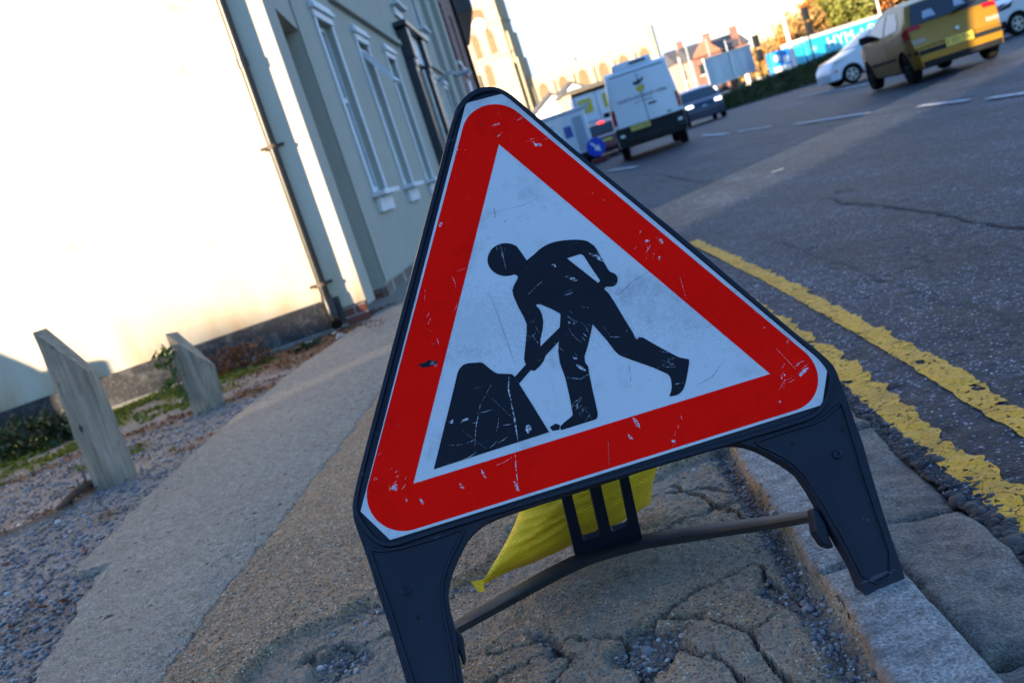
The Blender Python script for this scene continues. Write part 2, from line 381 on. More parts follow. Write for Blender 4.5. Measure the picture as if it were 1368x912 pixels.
def text_mesh(txt, size, T, align='CENTER', extr=0.0):
    """text as a mesh: vertices mapped with T(a,b)"""
    cu = bpy.data.curves.new('t', 'FONT'); cu.body = txt; cu.size = size; cu.align_x = align; cu.align_y = 'CENTER'; cu.resolution_u = 2
    o = bpy.data.objects.new('t', cu); COL.objects.link(o)
    dg = bpy.context.evaluated_depsgraph_get(); me = bpy.data.meshes.new_from_object(o.evaluated_get(dg))
    v = [T(p.co.x, p.co.y) for p in me.vertices]; f = [tuple(p.vertices) for p in me.polygons]
    bpy.data.objects.remove(o); bpy.data.curves.remove(cu); bpy.data.meshes.remove(me)
    return v, f

# numpy value noise (for height fields)
_perm = rng.random((256, 256))
def vnoise(x, y):
    xi = np.floor(x).astype(int); yi = np.floor(y).astype(int); fx = x-xi; fy = y-yi
    fx = fx*fx*(3-2*fx); fy = fy*fy*(3-2*fy)
    a = _perm[xi % 256, yi % 256]; b = _perm[(xi+1) % 256, yi % 256]; c = _perm[xi % 256, (yi+1) % 256]; d = _perm[(xi+1) % 256, (yi+1) % 256]
    return (a*(1-fx)+b*fx)*(1-fy)+(c*(1-fx)+d*fx)*fy - .5
def fbm(x, y, o=4):
    t = 0; a = 1
    for i in range(o): t = t + a*vnoise(x*2**i+i*17.3, y*2**i+i*9.1); a *= .5
    return t
def segdist(X, Y, pts, closed=False):
    D = np.full(X.shape, 1e9); n = len(pts)
    for i in range(n if closed else n-1):
        ax, ay = pts[i][:2]; bx, by = pts[(i+1) % n][:2]
        dx, dy = bx-ax, by-ay; t = np.clip(((X-ax)*dx+(Y-ay)*dy)/(dx*dx+dy*dy+1e-12), 0, 1)
        D = np.minimum(D, np.hypot(X-ax-t*dx, Y-ay-t*dy))
    return D
def inpoly(X, Y, pts):
    r = np.zeros(X.shape, bool); n = len(pts)
    for i in range(n):
        ax, ay = pts[i][:2]; bx, by = pts[(i+1) % n][:2]
        if ay == by: continue
        r ^= ((ay > Y) != (by > Y)) & (X < (bx-ax)*(Y-ay)/(by-ay)+ax)
    return r
def grid_obj(name, X, Y, Z, mat, keep=None, attr=None, parent=None, smooth=True):
    ny, nx = X.shape
    V = np.stack([X, Y, Z], -1).reshape(-1, 3)
    idx = np.arange(ny*nx).reshape(ny, nx)
    F = np.stack([idx[:-1, :-1], idx[:-1, 1:], idx[1:, 1:], idx[1:, :-1]], -1).reshape(-1, 4)
    if keep is not None:
        k = keep[:-1, :-1] & keep[:-1, 1:] & keep[1:, 1:] & keep[1:, :-1]; F = F[k.reshape(-1)]
    me = bpy.data.meshes.new(name); me.vertices.add(len(V)); me.vertices.foreach_set('co', V.astype('f').ravel())
    me.loops.add(F.size); me.loops.foreach_set('vertex_index', F.astype('i').ravel())
    me.polygons.add(len(F)); me.polygons.foreach_set('loop_start', np.arange(0, F.size, 4, dtype='i')); me.polygons.foreach_set('loop_total', np.full(len(F), 4, 'i'))
    me.update(); me.validate()
    if smooth: me.polygons.foreach_set('use_smooth', np.ones(len(me.polygons), bool))
    if attr is not None:
        at = me.attributes.new('dirt', 'FLOAT_COLOR', 'POINT'); c = np.zeros((len(V), 4), 'f'); c[:, :3] = attr.reshape(-1, 3); c[:, 3] = 1; at.data.foreach_set('color', c.ravel())
    return link(name, me, mat, parent)
def scatter_stones(name, pts, sizes, mat, flat=.65):
    """many small irregular stones joined in one mesh"""
    t = (1+5**.5)/2
    ico = np.array([(-1, t, 0), (1, t, 0), (-1, -t, 0), (1, -t, 0), (0, -1, t), (0, 1, t), (0, -1, -t), (0, 1, -t), (t, 0, -1), (t, 0, 1), (-t, 0, -1), (-t, 0, 1)])/math.hypot(1, t)
    fc = np.array([(0, 11, 5), (0, 5, 1), (0, 1, 7), (0, 7, 10), (0, 10, 11), (1, 5, 9), (5, 11, 4), (11, 10, 2), (10, 7, 6), (7, 1, 8), (3, 9, 4), (3, 4, 2), (3, 2, 6), (3, 6, 8), (3, 8, 9), (4, 9, 5), (2, 4, 11), (6, 2, 10), (8, 6, 7), (9, 8, 1)])
    n = len(pts); pts = np.asarray(pts); sizes = np.asarray(sizes)
    V = np.repeat(ico[None], n, 0)*rng.uniform(.7, 1.2, (n, 12, 1))
    V *= np.stack([rng.uniform(.7, 1.3, n), rng.uniform(.6, 1.1, n), rng.uniform(.4, .8, n)], -1)[:, None]*sizes[:, None, None]
    a = rng.uniform(0, 6.28, n); c, s = np.cos(a)[:, None], np.sin(a)[:, None]
    V = np.stack([V[..., 0]*c-V[..., 1]*s, V[..., 0]*s+V[..., 1]*c, V[..., 2]], -1)+pts[:, None]
    F = (fc[None]+(np.arange(n)*12)[:, None, None]).reshape(-1, 3)
    return tri_obj(name, V.reshape(-1, 3), F, mat)
def tri_obj(name, V, F, mat, parent=None, smooth=False):
    k = F.shape[1]; me = bpy.data.meshes.new(name); me.vertices.add(len(V)); me.vertices.foreach_set('co', V.astype('f').ravel())
    me.loops.add(F.size); me.loops.foreach_set('vertex_index', F.astype('i').ravel()); me.polygons.add(len(F))
    me.polygons.foreach_set('loop_start', np.arange(0, F.size, k, dtype='i')); me.polygons.foreach_set('loop_total', np.full(len(F), k, 'i')); me.update(); me.validate()
    if smooth: me.polygons.foreach_set('use_smooth', np.ones(len(me.polygons), bool))
    return link(name, me, mat, parent)
def leaf_quads(P, size, up=.2, elong=1.5):
    """random leaf-sized quads at the points P (n,3)"""
    n = len(P); a = rng.normal(size=(n, 3)); a /= np.linalg.norm(a, axis=1)[:, None]
    b = rng.normal(size=(n, 3)); b -= (b*a).sum(1)[:, None]*a; b /= np.linalg.norm(b, axis=1)[:, None]
    s = (size*rng.uniform(.6, 1.4, n))[:, None]; a = a*s*elong; b = b*s
    V = np.stack([P-a, P-b*.6, P+a, P+b*.6], 1).reshape(-1, 3); F = np.arange(4*n).reshape(n, 4)
    return V, F
# ------------------------------------------------------------------ ground
def kin(Y): return .405 + .078*(np.asarray(Y, float)-1.72)
def kout(Y): return .535 + .078*(np.asarray(Y, float)-1.60)
def kgut(Y): return .775 + .098*(np.asarray(Y, float)-1.72)
def rz(X, Y):
    """road surface height: falls to the gutter"""
    t = np.clip((np.asarray(X, float)-kgut(Y))/7.0, 0, 1); return -.092 + .085*t
def rnear(X, Y):
    return rz(X, Y)+fbm(X*38, Y*30, 3)*.0045+fbm(X*5, Y*5, 3)*.006
def lerp_path(pts, key=1):
    pts = sorted(pts, key=lambda p: p[key]); ys = [p[1] for p in pts]; xs = [p[0] for p in pts]
    return lambda Y: np.interp(Y, ys, xs)
stL = lerp_path([(-1.30, 1.0), (-1.45, 2.47), (-1.545, 3.10), (-1.56, 3.33), (-1.70, 3.36), (-1.73, 3.6), (-1.715, 4.88), (-1.60, 6.0), (-1.47, 6.9), (-1.25, 7.9), (-1.10, 8.6), (-1.0, 9.2)])
stR = lerp_path([(-1.10, 1.0), (-1.02, 2.195), (-.958, 2.86), (-.80, 4.10), (-.718, 4.87), (-.60, 6.2), (-.45, 8.2), (-.3, 9.2)])

ledge = [G(*p) for p in [(309, 911), (354, 870), (393, 842), (431, 830), (450, 821), (468, 805), (487, 798), (506, 797), (560, 785), (620, 766), (665, 733), (690, 690), (760, 655), (840, 640), (930, 605), (975, 585)]]
broken = [(p.x, p.y) for p in ledge] + [(.52, 2.9), (.46, 2.4), (.36, 1.1), (-.55, 1.1)]
cracks = [[(830, 836), (838, 870), (852, 915)], [(640, 905), (700, 868), (760, 838), (830, 836), (880, 806), (930, 770), (1000, 735)],
          [(1010, 910), (960, 862), (900, 845), (850, 880)], [(650, 860), (720, 842), (735, 845)], [(735, 845), (755, 870), (730, 905)], [(1075, 905), (1010, 850), (985, 820), (1040, 800)],
          [(985, 820), (930, 800), (880, 806)], [(880, 700), (960, 660), (1000, 650)], [(900, 640), (940, 655), (1010, 690)], [(430, 905), (470, 850), (520, 830), (530, 812)], [(395, 870), (430, 850), (470, 850)], [(520, 830), (545, 870), (600, 860)],
          [(1000, 735), (1040, 760), (1085, 790)], [(870, 655), (930, 640), (975, 640)]]
cracks = [[tuple(G(*p))[:2] for p in c] for c in cracks]
pits = [[tuple(G(*p))[:2] for p in q] for q in [[(370, 905), (395, 862), (440, 848), (490, 845), (510, 850), (480, 880), (430, 908)], [(800, 860), (860, 815), (920, 810), (905, 850), (860, 905)], [(690, 830), (740, 825), (760, 860), (735, 870)], [(1015, 745), (1060, 775), (1095, 805), (1060, 800), (1000, 770)]]]
chunks = [[tuple(G(*p))[:2] for p in q] for q in [[(372, 890), (410, 868), (415, 880), (398, 908), (376, 906)], [(410, 860), (455, 832), (475, 835), (420, 868)], [(455, 822), (478, 802), (498, 800), (480, 822)], [(486, 820), (520, 802), (525, 825), (490, 832)]]]

def pav(X, Y):
    w = .012
    Xw = X+fbm(X*16, Y*16, 5)*w*2.2; Yw = Y+fbm(X*16+50, Y*16+9, 5)*w*2.2
    ins = inpoly(Xw, Yw, broken); d = segdist(Xw, Yw, broken, True); sd = np.where(ins, d, -d)
    drop = np.clip((sd+.004)/.016, 0, 1)
    dc = np.full(X.shape, 9.)
    for c in cracks: dc = np.minimum(dc, segdist(Xw, Yw, c))
    cw = .0022+.0055*np.clip(fbm(X*9+3, Y*9+8, 2)+.3, 0, 1)
    crack = np.clip(2.2-1.6*dc/cw, 0, 1)*ins
    pit = np.zeros(X.shape)
    for q in pits:
        i = inpoly(Xw, Yw, q); pd = segdist(Xw, Yw, q, True); pit = np.maximum(pit, np.where(i, np.clip(pd/.02, 0, 1), 0))
    for q in chunks:
        i = inpoly(Xw, Yw, q); pd = segdist(Xw, Yw, q, True); pit = pit*(1-np.where(i, np.clip(pd/.01, 0, 1), 0))
    chan = np.clip(1.2-np.abs(X-(kin(Y)-.022-.02*fbm(Y*5, X*0, 2)))/.03, 0, 1)*(Y < 3.3)
    lowhollow = np.clip(sd/.05, 0, 1)*np.clip(1-sd/.10, 0, 1)
    und = fbm(X*2.2, Y*2.2, 3)*.010
    z = und + fbm(X*28, Y*28, 4)*.0035 + fbm(X*70+7, Y*70, 4)*.0062
    z = z - drop*.022 - lowhollow*.006*ins + drop*fbm(X*4+11, Y*4, 2)*.009 - crack*.027 - pit*.020 - chan*.018
    dirt = np.clip(crack*.8+pit*.9+chan*.9, 0, 1); g = np.clip(drop*(.55+1.1*fbm(X*4+2, Y*4, 4)), 0, .9)
    return z, np.stack([dirt, g, drop], -1), np.clip(crack*1.0+pit*1.2+chan*1.1+lowhollow*.5*ins, 0, 1.5)

def near_patch():
    xs = np.arange(-1.35, .62, .0046); ys = np.arange(1.15, 3.0, .0046)
    X, Y = np.meshgrid(xs, ys); Z, a, pr = pav(X, Y)
    keep = (X < kin(Y)+.01) & (X > stR(Y)-.08)
    o = structure(grid_obj('footpath', X, Y, Z, MT['tan'], keep, a))
    # loose stones lying in the cracks and hollows
    ok = keep & (rng.random(X.shape) < np.clip(pr, 0, 1)*.30) & (X > -.62)
    P = np.stack([X[ok], Y[ok], Z[ok]+.001], -1); s = rng.gamma(2.0, .0014, len(P))+.0018
    more = keep & (rng.random(X.shape) < .006); Q = np.stack([X[more], Y[more], Z[more]+.0005], -1)
    big = keep & (pr > .6) & (rng.random(X.shape) < .0025); B = np.stack([X[big], Y[big], Z[big]+.003], -1)
    g = scatter_stones('gravel', np.concatenate([P, Q, B]), np.concatenate([s, rng.uniform(.0012, .0028, len(Q)), rng.uniform(.007, .013, len(B))]), MT['stone_loose'])
    settag(g, 'loose grey gravel lying in the broken paving around the sign', 'gravel', kind='stuff')
near_patch()
def mid_path():
    xs = np.arange(-1.2, 1.3, .014); ys = np.arange(3.0-.004, 8.6, .02)
    X, Y = np.meshgrid(xs, ys); Z, a, _ = pav(X, Y)
    structure(grid_obj('footpath', X, Y, Z, MT['tan'], (X < kin(Y)+.01) & (X > stR(Y)-.06), a))
    xs = np.linspace(-1.5, 4.2, 60); ys = np.linspace(8.6-.02, 60, 160); X, Y = np.meshgrid(xs, ys)
    structure(grid_obj('footpath', X, Y, X*0-.002, MT['strip'], X < kin(Y)+.15, np.zeros(X.shape+(3,))))
mid_path()

def strip():
    n, m = 1100, 90
    ys = 1.15+(np.linspace(0, 1, n)**1.25)*7.9; t = np.linspace(0, 1, m)
    T, Y = np.meshgrid(t, ys)
    l = stL(Y)+fbm(Y*9, Y*0, 4)*.035+fbm(Y*45, Y*0+5, 3)*.008; r = stR(Y)+fbm(Y*7+40, Y*0, 5)*.022+fbm(Y*60+3, Y*0, 3)*.008
    X = l+(r-l)*T
    Z = .012+fbm(X*2.4+4, Y*2.4, 4)*.010
    Z = Z+(pav(X, Y)[0]+.0025-Z)*np.clip(T*1.6-.6, 0, 1)+fbm(X*30, Y*30, 3)*.0025
    e = np.minimum(T, 1-T)*(r-l); Z = Z-np.clip(1-e/.006, 0, 1)**2*.006*(T < .5)-(T == 0)*.03-(T == 1)*.03
    structure(grid_obj('path', X, Y, Z, MT['strip']))
strip()
def gravel_bed():
    xs = np.arange(-5.6, -.9, .022); ys = np.arange(1.6, 9.2, .022); X, Y = np.meshgrid(xs, ys)
    Z = -.020+fbm(X*1.5, Y*1.5, 4)*.02+fbm(X*18, Y*18, 3)*.006
    # bank of soil near the gable wall
    gw = np.clip(((Y-8.9)+.27*-(X+1.25)+2.4)/1.6, 0, 1)
    n1 = fbm(X*2.6+9, Y*2.6, 4)
    Z = Z+gw*.02
    n2 = fbm(X*5+3, Y*5+1, 4)
    lw = np.clip((-X-1.75)/.5, 0, 1)
    mossy = np.clip((gw-.2)*4+n1*2.6-.1, 0, 1)*np.clip(.6+n2*2.2, 0, 1)*lw
    litter = np.clip(np.clip(1-np.abs(gw-.12+n1*.12)/.10, 0, 1)*1.1+np.clip((gw-.2)*2+n2, 0, 1)*(1-lw*.9)+np.clip(n2*3-.55, 0, 1)*(gw > .05), 0, 1)
    ridge = segdist(X, Y, [tuple(G(*p))[:2] for p in [(0, 715), (60, 690), (110, 665), (128, 648)]]); rd = np.clip(1.3-ridge/.05, 0, 1)
    Z = Z+rd*.03; litter = np.maximum(litter, rd*.9)
    structure(grid_obj('ground', X, Y, Z, MT['gravelbed'], None, np.stack([litter, mossy, gw], -1)))
    # stones
    N = 34000; yy = 1.9+rng.random(N)**1.6*6.0; xx = stL(yy)+.06-rng.random(N)**.9*(1.5+.5*yy)
    k = (xx > -5.5) & (rng.random(N) < np.clip(1.25-(((yy-8.9)+.27*-(xx+1.25)+2.4)/1.3), .12, 1)); xx, yy = xx[k], yy[k]
    zz = -.020+fbm(xx*1.5, yy*1.5, 4)*.02+.004
    g = scatter_stones('gravel', np.stack([xx, yy, zz], -1), rng.gamma(2.2, .0021, len(xx))+.003, MT['stone_loose'])
    settag(g, 'blue grey gravel spread between the concrete strip and the posts', 'gravel', kind='stuff')
    return X, Y, Z, mossy, litter
gbX, gbY, gbZ, gbM, gbL = gravel_bed()
def ground_cover():
    for nm, mask, mat, den, size, lab, cat in (('moss', gbM, 'moss', .42, .017, 'green moss and short grass below the black plinth', 'moss'), ('litter', gbL*.9, 'litter', .2, .011, 'rusty brown dead needles and litter along the moss edge', 'litter')):
        ok = rng.random(mask.shape) < np.clip(mask, 0, 1)*den
        P = np.stack([gbX[ok]+rng.uniform(-.01, .01, ok.sum()), gbY[ok]+rng.uniform(-.01, .01, ok.sum()), gbZ[ok]+(.012 if nm == 'moss' else .006)], -1)
        P = np.concatenate([P, P+rng.normal(0, .012, P.shape)*np.array([1, 1, .3])])
        V, F = leaf_quads(P, size); o = tri_obj(nm, V, F, MT[nm]); settag(o, lab, cat, kind='stuff')
ground_cover()

def flat(name, pts, z, mat, tag=None):
    o = obj(name, [(p[0], p[1], z if z is not None else float(rz(p[0], p[1]))+.004) for p in pts], [tuple(range(len(pts)))], mat)
    return structure(o)
# one big sheet under everything, to the horizon
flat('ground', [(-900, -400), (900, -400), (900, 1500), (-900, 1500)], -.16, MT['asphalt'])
# yard beyond the fine gravel bed
flat('ground', [(-60, -40), (-.45, -40), (-.45, 1.62), (-1.3, 9.2), (-1.3, 12), (-60, 12)], -.055, MT['gravelbed'])

def road():
    xs = np.arange(.70, 3.6, .0125); ys = np.arange(1.1, 6.2, .0125); X, Y = np.meshgrid(xs, ys)
    edge = kgut(Y)+fbm(X*16, Y*16, 4)*.045-.012
    Z = rnear(X, Y)+np.clip(1-(X-edge)/.10, 0, 1)*np.abs(fbm(X*45+5, Y*45, 3))*.03
    Z = np.where(X < edge+.01, Z-.05*np.clip((edge+.01-X)/.012, 0, 1), Z)
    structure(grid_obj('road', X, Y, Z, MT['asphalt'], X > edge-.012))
    xs = np.arange(.9, 9.5, .035); ys = np.arange(.6, 17, .035); X, Y = np.meshgrid(xs, ys)
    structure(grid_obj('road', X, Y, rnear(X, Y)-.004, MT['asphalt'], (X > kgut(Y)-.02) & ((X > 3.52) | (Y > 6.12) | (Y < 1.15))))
    xs = np.linspace(-4, 40, 120); ys = np.arange(-12, 130, .8); X, Y = np.meshgrid(xs, ys)
    Z = rz(X, Y)-np.where((X < 9.6) & (Y > .2) & (Y < 17.2), .05, 0.008)
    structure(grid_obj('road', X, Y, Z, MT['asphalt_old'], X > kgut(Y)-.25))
road()
def patch(px, mat, dz=.006, name='road', n=26, rag=.05):
    """worn patch of other asphalt: ragged sheet just above the road"""
    P = [G(x, y, -.05) for x, y in px]; out = []
    for i in range(len(P)):
        a, b = P[i], P[(i+1) % len(P)]
        for k in range(n):
            q = a.lerp(b, k/n); w = rag*(1+.12*q.y)
            q = q+Vector((noise.noise(q*3.1)*w+noise.noise(q*14)*w*.35, noise.noise(q*2.7+Vector((9, 0, 0)))*w+noise.noise(q*13)*w*.35, 0)); out.append((q.x, q.y))
    mb = MB(); mb.prism(out, 0, lambda a, b, d: (a, b, float(rz(a, b))+dz)); structure(mb.build(name, mat))
0 and patch([(925, 335), (1000, 372), (1110, 440), (1240, 505), (1368, 560), (1390, 425), (1240, 372), (1100, 318), (1020, 290)], MT['asphalt'], .009, rag=.03)
0 and patch([(1020, 292), (1100, 316), (1240, 370), (1395, 425), (1390, 318), (1290, 285), (1180, 268), (1100, 262)], MT['asphalt_new'], .005, rag=.04)
0 and patch([(880, 268), (960, 300), (1030, 270), (1090, 240), (1010, 225), (900, 235)], MT['asphalt_new'], .006, rag=.05)
def crack(px, w, name='road_crack'):
    P = [G(x, y, -.05) for x, y in px]; L = []; Rr = []
    for i in range(len(P)-1):
        for k in range(24):
            q = P[i].lerp(P[i+1], k/24); t = (P[i+1]-P[i]).normalized(); nn = Vector((-t.y, t.x, 0)); q = q+nn*(noise.noise(q*2.2)*.05+noise.noise(q*9)*.02)
            ww = w*(.35+1.1*abs(noise.noise(q*5+Vector((3, 1, 0)))))
            L.append(q+nn*ww); Rr.append(q-nn*ww)
    v = [(p.x, p.y, float(rnear(np.array(p.x), np.array(p.y)))+.006) for p in L+Rr]; n = len(L)
    structure(obj(name, v, [(i, i+1, n+i+1, n+i) for i in range(n-1)], MT['crackfill']))
crack([(1098, 258), (1125, 266), (1200, 270), (1290, 286), (1400, 304)], .014); crack([(1010, 308), (1090, 335), (1180, 362), (1395, 428)], .004)
crack([(1125, 266), (1150, 262), (1200, 240), (1260, 215), (1330, 196)], .003); crack([(1290, 286), (1262, 318), (1240, 352), (1255, 390)], .0022); crack([(1180, 362), (1210, 345), (1290, 340), (1390, 352)], .002)
crack([(890, 233), (935, 240), (985, 241)], .016); crack([(1112, 250), (1142, 249)], .012)
def crumbs():
    n = 5200; y = 1.2+rng.random(n)**1.3*4.5; x = kgut(y)+.012+np.abs(rng.normal(0, .035, n))-.012
    z = np.maximum(rnear(x, y)-.004, -.092); k = rng.gamma(2.2, .0024, n)+.002
    o = scatter_stones('gravel', np.stack([x, y, z], -1), k, simple('asphalt_crumb', (.055, .05, .048), .8, .5, 30)); settag(o, 'dark crumbled asphalt chippings along the gutter stones', 'gravel', kind='stuff')
    n = 130; x = rng.uniform(1.0, 3.5, n); y = rng.uniform(1.4, 7, n)
    o = scatter_stones('gravel', np.stack([x, y, rnear(x, y)+.002], -1), rng.gamma(2, .0012, n)+.0022, MT['stone_loose']); settag(o, 'few pale grit stones scattered on the dark road surface', 'gravel', kind='stuff')
crumbs()
# painted lines
def line_strip(name, fx, y0, y1, w, mat, dz=.012, rag=.5, n=None):
    n = n or int((y1-y0)/.005); m = 21
    ys = np.linspace(y0, y1, n); t = np.linspace(-.5, .5, m); T, Y = np.meshgrid(t, ys)
    X0 = T*w
    wl = w*(1+rag*.35*fbm(Y*17+fx(Y)*30, Y*0+1, 6)); wr = w*(1+rag*1.5*fbm(Y*15+7-X0*8, Y*0+fx(Y)*20, 6))
    X = fx(Y)+np.where(T < 0, wl, wr)*T
    Z = rnear(X, Y)+.0035+(1-(2*T)**2)*.001
    keep = (fbm(Y*9+fx(Y)*3, X*16, 4) > -.56) & (fbm((Y+X*.8)*4.2+fx(Y)*5, X*1.5, 4) > -.47)
    structure(grid_obj(name, X, Y, Z, mat, keep))
y2 = lerp_path([(1.00, 1.0), (1.123, 2.295), (1.178, 2.817), (1.259, 3.624), (1.37, 4.938), (1.54, 7.435), (1.6, 8)])
y1 = lerp_path([(.80, 1.0), (.872, 1.869), (.914, 2.332), (1.025, 3.254), (1.15, 4.9), (1.32, 7.4), (1.4, 8)])
line_strip('road_marking', y2, 1.2, 7.5, .082, MT['yellow_paint']); line_strip('road_marking', y1, 1.2, 7.5, .088, MT['yellow_paint'])
def dash(a, b, w, name='road_marking'):
    P, Q = G(*a, -.03), G(*b, -.03); t = (Q-P).normalized(); nn = Vector((-t.y, t.x, 0)); v = []; n = 20
    for s in (1, -1):
        for k in range(n+1):
            q = P.lerp(Q, k/n)+nn*s*w*(1+.25*noise.noise(Vector((k*.7, s*3, P.x)))); v.append((q.x, q.y, float(rz(q.x, q.y))+.016))
    structure(obj(name, v, [(i, i+1, n+2+i, n+1+i) for i in range(n)], MT['white_paint']))
for a, b, w in [((1228, 142), (1294, 134), .05), ((1318, 132), (1400, 120), .05), ((1062, 166), (1160, 151), .06), ((985, 176), (1030, 169), .06), ((1040, 146), (1076, 137), .07), ((1068, 131), (1160, 114), .10), ((812, 226), (850, 221), .10), ((938, 181), (972, 179), .09), ((1030, 227), (1046, 222), .04)]:
    dash(a, b, w)

# kerb stones and the worn setts in the gutter
def stone_block(name, fl, fr, y0, y1, top, bot, mat, seed, dips=0, rnd=.018, rust=False, step=.007):
    n = max(12, int((y1-y0)/step)); m = max(16, int(.26/step*.6)); g = .006
    ys = np.linspace(y0+g, y1-g, n); t = np.linspace(0, 1, m); T, Y = np.meshgrid(t, ys)
    l = fl(Y)+fbm(Y*5+seed, Y*0+seed, 3)*.018; r = fr(Y)+fbm(Y*4+seed*3, Y*0, 3)*.006
    X = l+(r-l)*T
    e = np.minimum(np.minimum(T, 1-T)*(r-l), np.minimum(Y-y0, y1-Y))
    Z = top(X, Y)-np.clip(1-e/rnd, 0, 1)**2*rnd*.9+fbm(X*5+seed*7, Y*5, 4)*(.004+dips)+fbm(X*60+seed, Y*60, 3)*.0022
    Xo, Yo = X.copy(), Y.copy()
    Z[0, :] = bot; Z[-1, :] = bot; Z[:, 0] = bot; Z[:, -1] = bot
    ru = np.clip(1-(X-l)/.022, 0, 1)+np.clip(1-np.abs(e)/.006, 0, 1)*.0 if rust else np.zeros(X.shape)
    structure(grid_obj(name, X, Y, Z, mat, None, np.stack([ru, ru*0, ru*0], -1)))
joints = [.84, 1.716, 2.62, 3.5, 4.4, 5.3, 6.2, 7.2, 8.3]
for i in range(len(joints)-1):
    stone_block('kerb', lambda Y: kin(Y), lambda Y: kout(Y), joints[i], joints[i+1], lambda X, Y: X*0+.002, -.16, MT['granite'], i*3+1, rust=True, step=.006 if joints[i] < 3 else .015)
sj = [.95, 1.43, 1.99, 2.58, 3.12, 3.7, 4.3, 4.9, 5.6, 6.3, 7.0, 7.7, 8.3]
for i in range(len(sj)-1):
    stone_block('gutter', lambda Y: kout(Y)+.012, lambda Y: kgut(Y)+.012, sj[i], sj[i+1], lambda X, Y: X*0-.066-.02*(X-kout(Y))/.24, -.16, MT['sett'], i*5+2, dips=.032, rnd=.035, step=.007 if sj[i] < 3 else .02)
xs = np.linspace(0, 1, 3); ysk = np.linspace(8.3, 120, 60); T, Y = np.meshgrid(xs, ysk)
structure(grid_obj('kerb', kin(Y)+T*.16, Y, np.where(T > .9, -.16, .0), MT['granite']))
flat('gutter', [(-.2, .9), (.9, .9), (1.9, 9), (.5, 9)], -.135, MT['crackfill'])
# ------------------------------------------------------------------ the roadworks sign
YAW, LEAN = R(7), R(25)
FOOT = G(1152, 797)
SE = Vector((math.cos(YAW), math.sin(YAW), 0)); SB = Vector((-math.sin(YAW), math.cos(YAW), 0))
SU = Vector((0, 0, 1))*math.cos(LEAN)+SB*math.sin(LEAN); SN = SE.cross(SU)   # SN towards the viewer
if SN.y > 0: SN = -SN
def S2(px, py):
    P = PLN(px, py, FOOT, SN)-FOOT; return (P.dot(SE), P.dot(SU))
def ST(a, b, d): return FOOT+SE*a+SU*b+SN*d
def SL(pts): return [S2(*p) for p in pts]
sign = empty('roadworks_sign', (FOOT.x-.35, FOOT.y+.1, 0), 'red bordered triangular men at work sign in a black plastic frame on the kerb', 'road sign')
outer = [(569, 300), (588.5, 231.6), (605, 157), (608, 147.5), (612.6, 139.6), (617.5, 133), (623.6, 127), (630, 122), (636.8, 118.6), (644, 116.4), (652, 115.8), (660, 116), (667.5, 117.8), (673, 120.4), (678.4, 124), (700, 141), (760, 194), (893.5, 301), (940, 340), (1057, 440), (1087.7, 464), (1105, 479), (1110, 484), (1114, 489), (1117.5, 495.5), (1120.6, 503.6), (1131.6, 532), (1142.5, 563), (1153.5, 593.5), (1166.7, 640), (1179.5, 682.6), (1209.4, 772), (1157, 797.5), (1140, 754), (1120, 720), (1102.6, 688), (1095, 674.5), (1083, 653), (1069, 633), (1058, 624), (1047.5, 617), (1033, 609), (1018, 601), (1008, 597), (998, 594), (988, 592.5), (978, 592.6), (960, 596), (930, 605), (860, 626), (749, 663), (690, 682), (665, 691), (648, 699), (636, 708), (624, 722), (612, 745), (603, 768), (599, 785), (598.5, 797), (601, 815), (609, 845), (615, 890), (620, 917), (640, 992), (588, 1014), (564, 982), (543, 912), (522, 842), (503.3, 787), (489.6, 742.5), (484, 727), (476.4, 706), (472.5, 694), (471, 683), (471.3, 674), (473, 666), (479.7, 642), (489.6, 600)]
mb = MB(); mb.prism(SL(outer), .034, ST); mb.build('frame', MT['plastic'], sign, bevel=.0035, seg=3, smooth=40)
def ridge(mbx, pts, w, h, closed=False, d0=0.0):
    """raised moulding along an in-plane polyline"""
    n = len(pts); P = [Vector((p[0], p[1])) for p in pts]; v = []
    for i in range(n):
        a = P[(i-1) % n] if (closed or i > 0) else P[i]; b = P[(i+1) % n] if (closed or i < n-1) else P[i]
        t = (b-a).normalized(); nn = Vector((-t.y, t.x))
        for o, hh in ((-.5, d0), (-.3, d0+h), (.3, d0+h), (.5, d0)):
            q = P[i]+nn*w*o; v.append(ST(q.x, q.y, hh))
    f = []
    for i in range(n if closed else n-1):
        j = (i+1) % n
        for k in range(3): f.append((i*4+k, j*4+k, j*4+k+1, i*4+k+1))
    if not closed: f += [(3, 2, 1, 0), ((n-1)*4, (n-1)*4+1, (n-1)*4+2, (n-1)*4+3)]
    mbx.add(v, f)
def smoothpts(pts, it=2, closed=False):
    for _ in range(it):
        q = []; n = len(pts)
        for i in range(n if closed else n-1):
            a, b = pts[i], pts[(i+1) % n]
            q += [(a[0]*.75+b[0]*.25, a[1]*.75+b[1]*.25), (a[0]*.25+b[0]*.75, a[1]*.25+b[1]*.75)]
        pts = q if closed else [pts[0]]+q+[pts[-1]]
    return pts
plate = SL([(622.5, 139.5), (672, 126.3), (1105, 490.4), (1097.6, 541), (521.4, 721), (482, 683)])
def offset_loop(pts, o):
    n = len(pts); out = []
    for i in range(n):
        a, b, c = Vector(pts[i-1]), Vector(pts[i]), Vector(pts[(i+1) % n]); t1 = (b-a).normalized(); t2 = (c-b).normalized(); n1 = Vector((-t1.y, t1.x)); n2 = Vector((-t2.y, t2.x))
        m = (n1+n2).normalized(); q = b+m*(o/max(.3, m.dot(n1))); out.append((q.x, q.y))
    return out
area = sum(plate[i][0]*plate[(i+1) % 6][1]-plate[(i+1) % 6][0]*plate[i][1] for i in range(6)); sgn = 1 if area < 0 else -1
mb = MB()
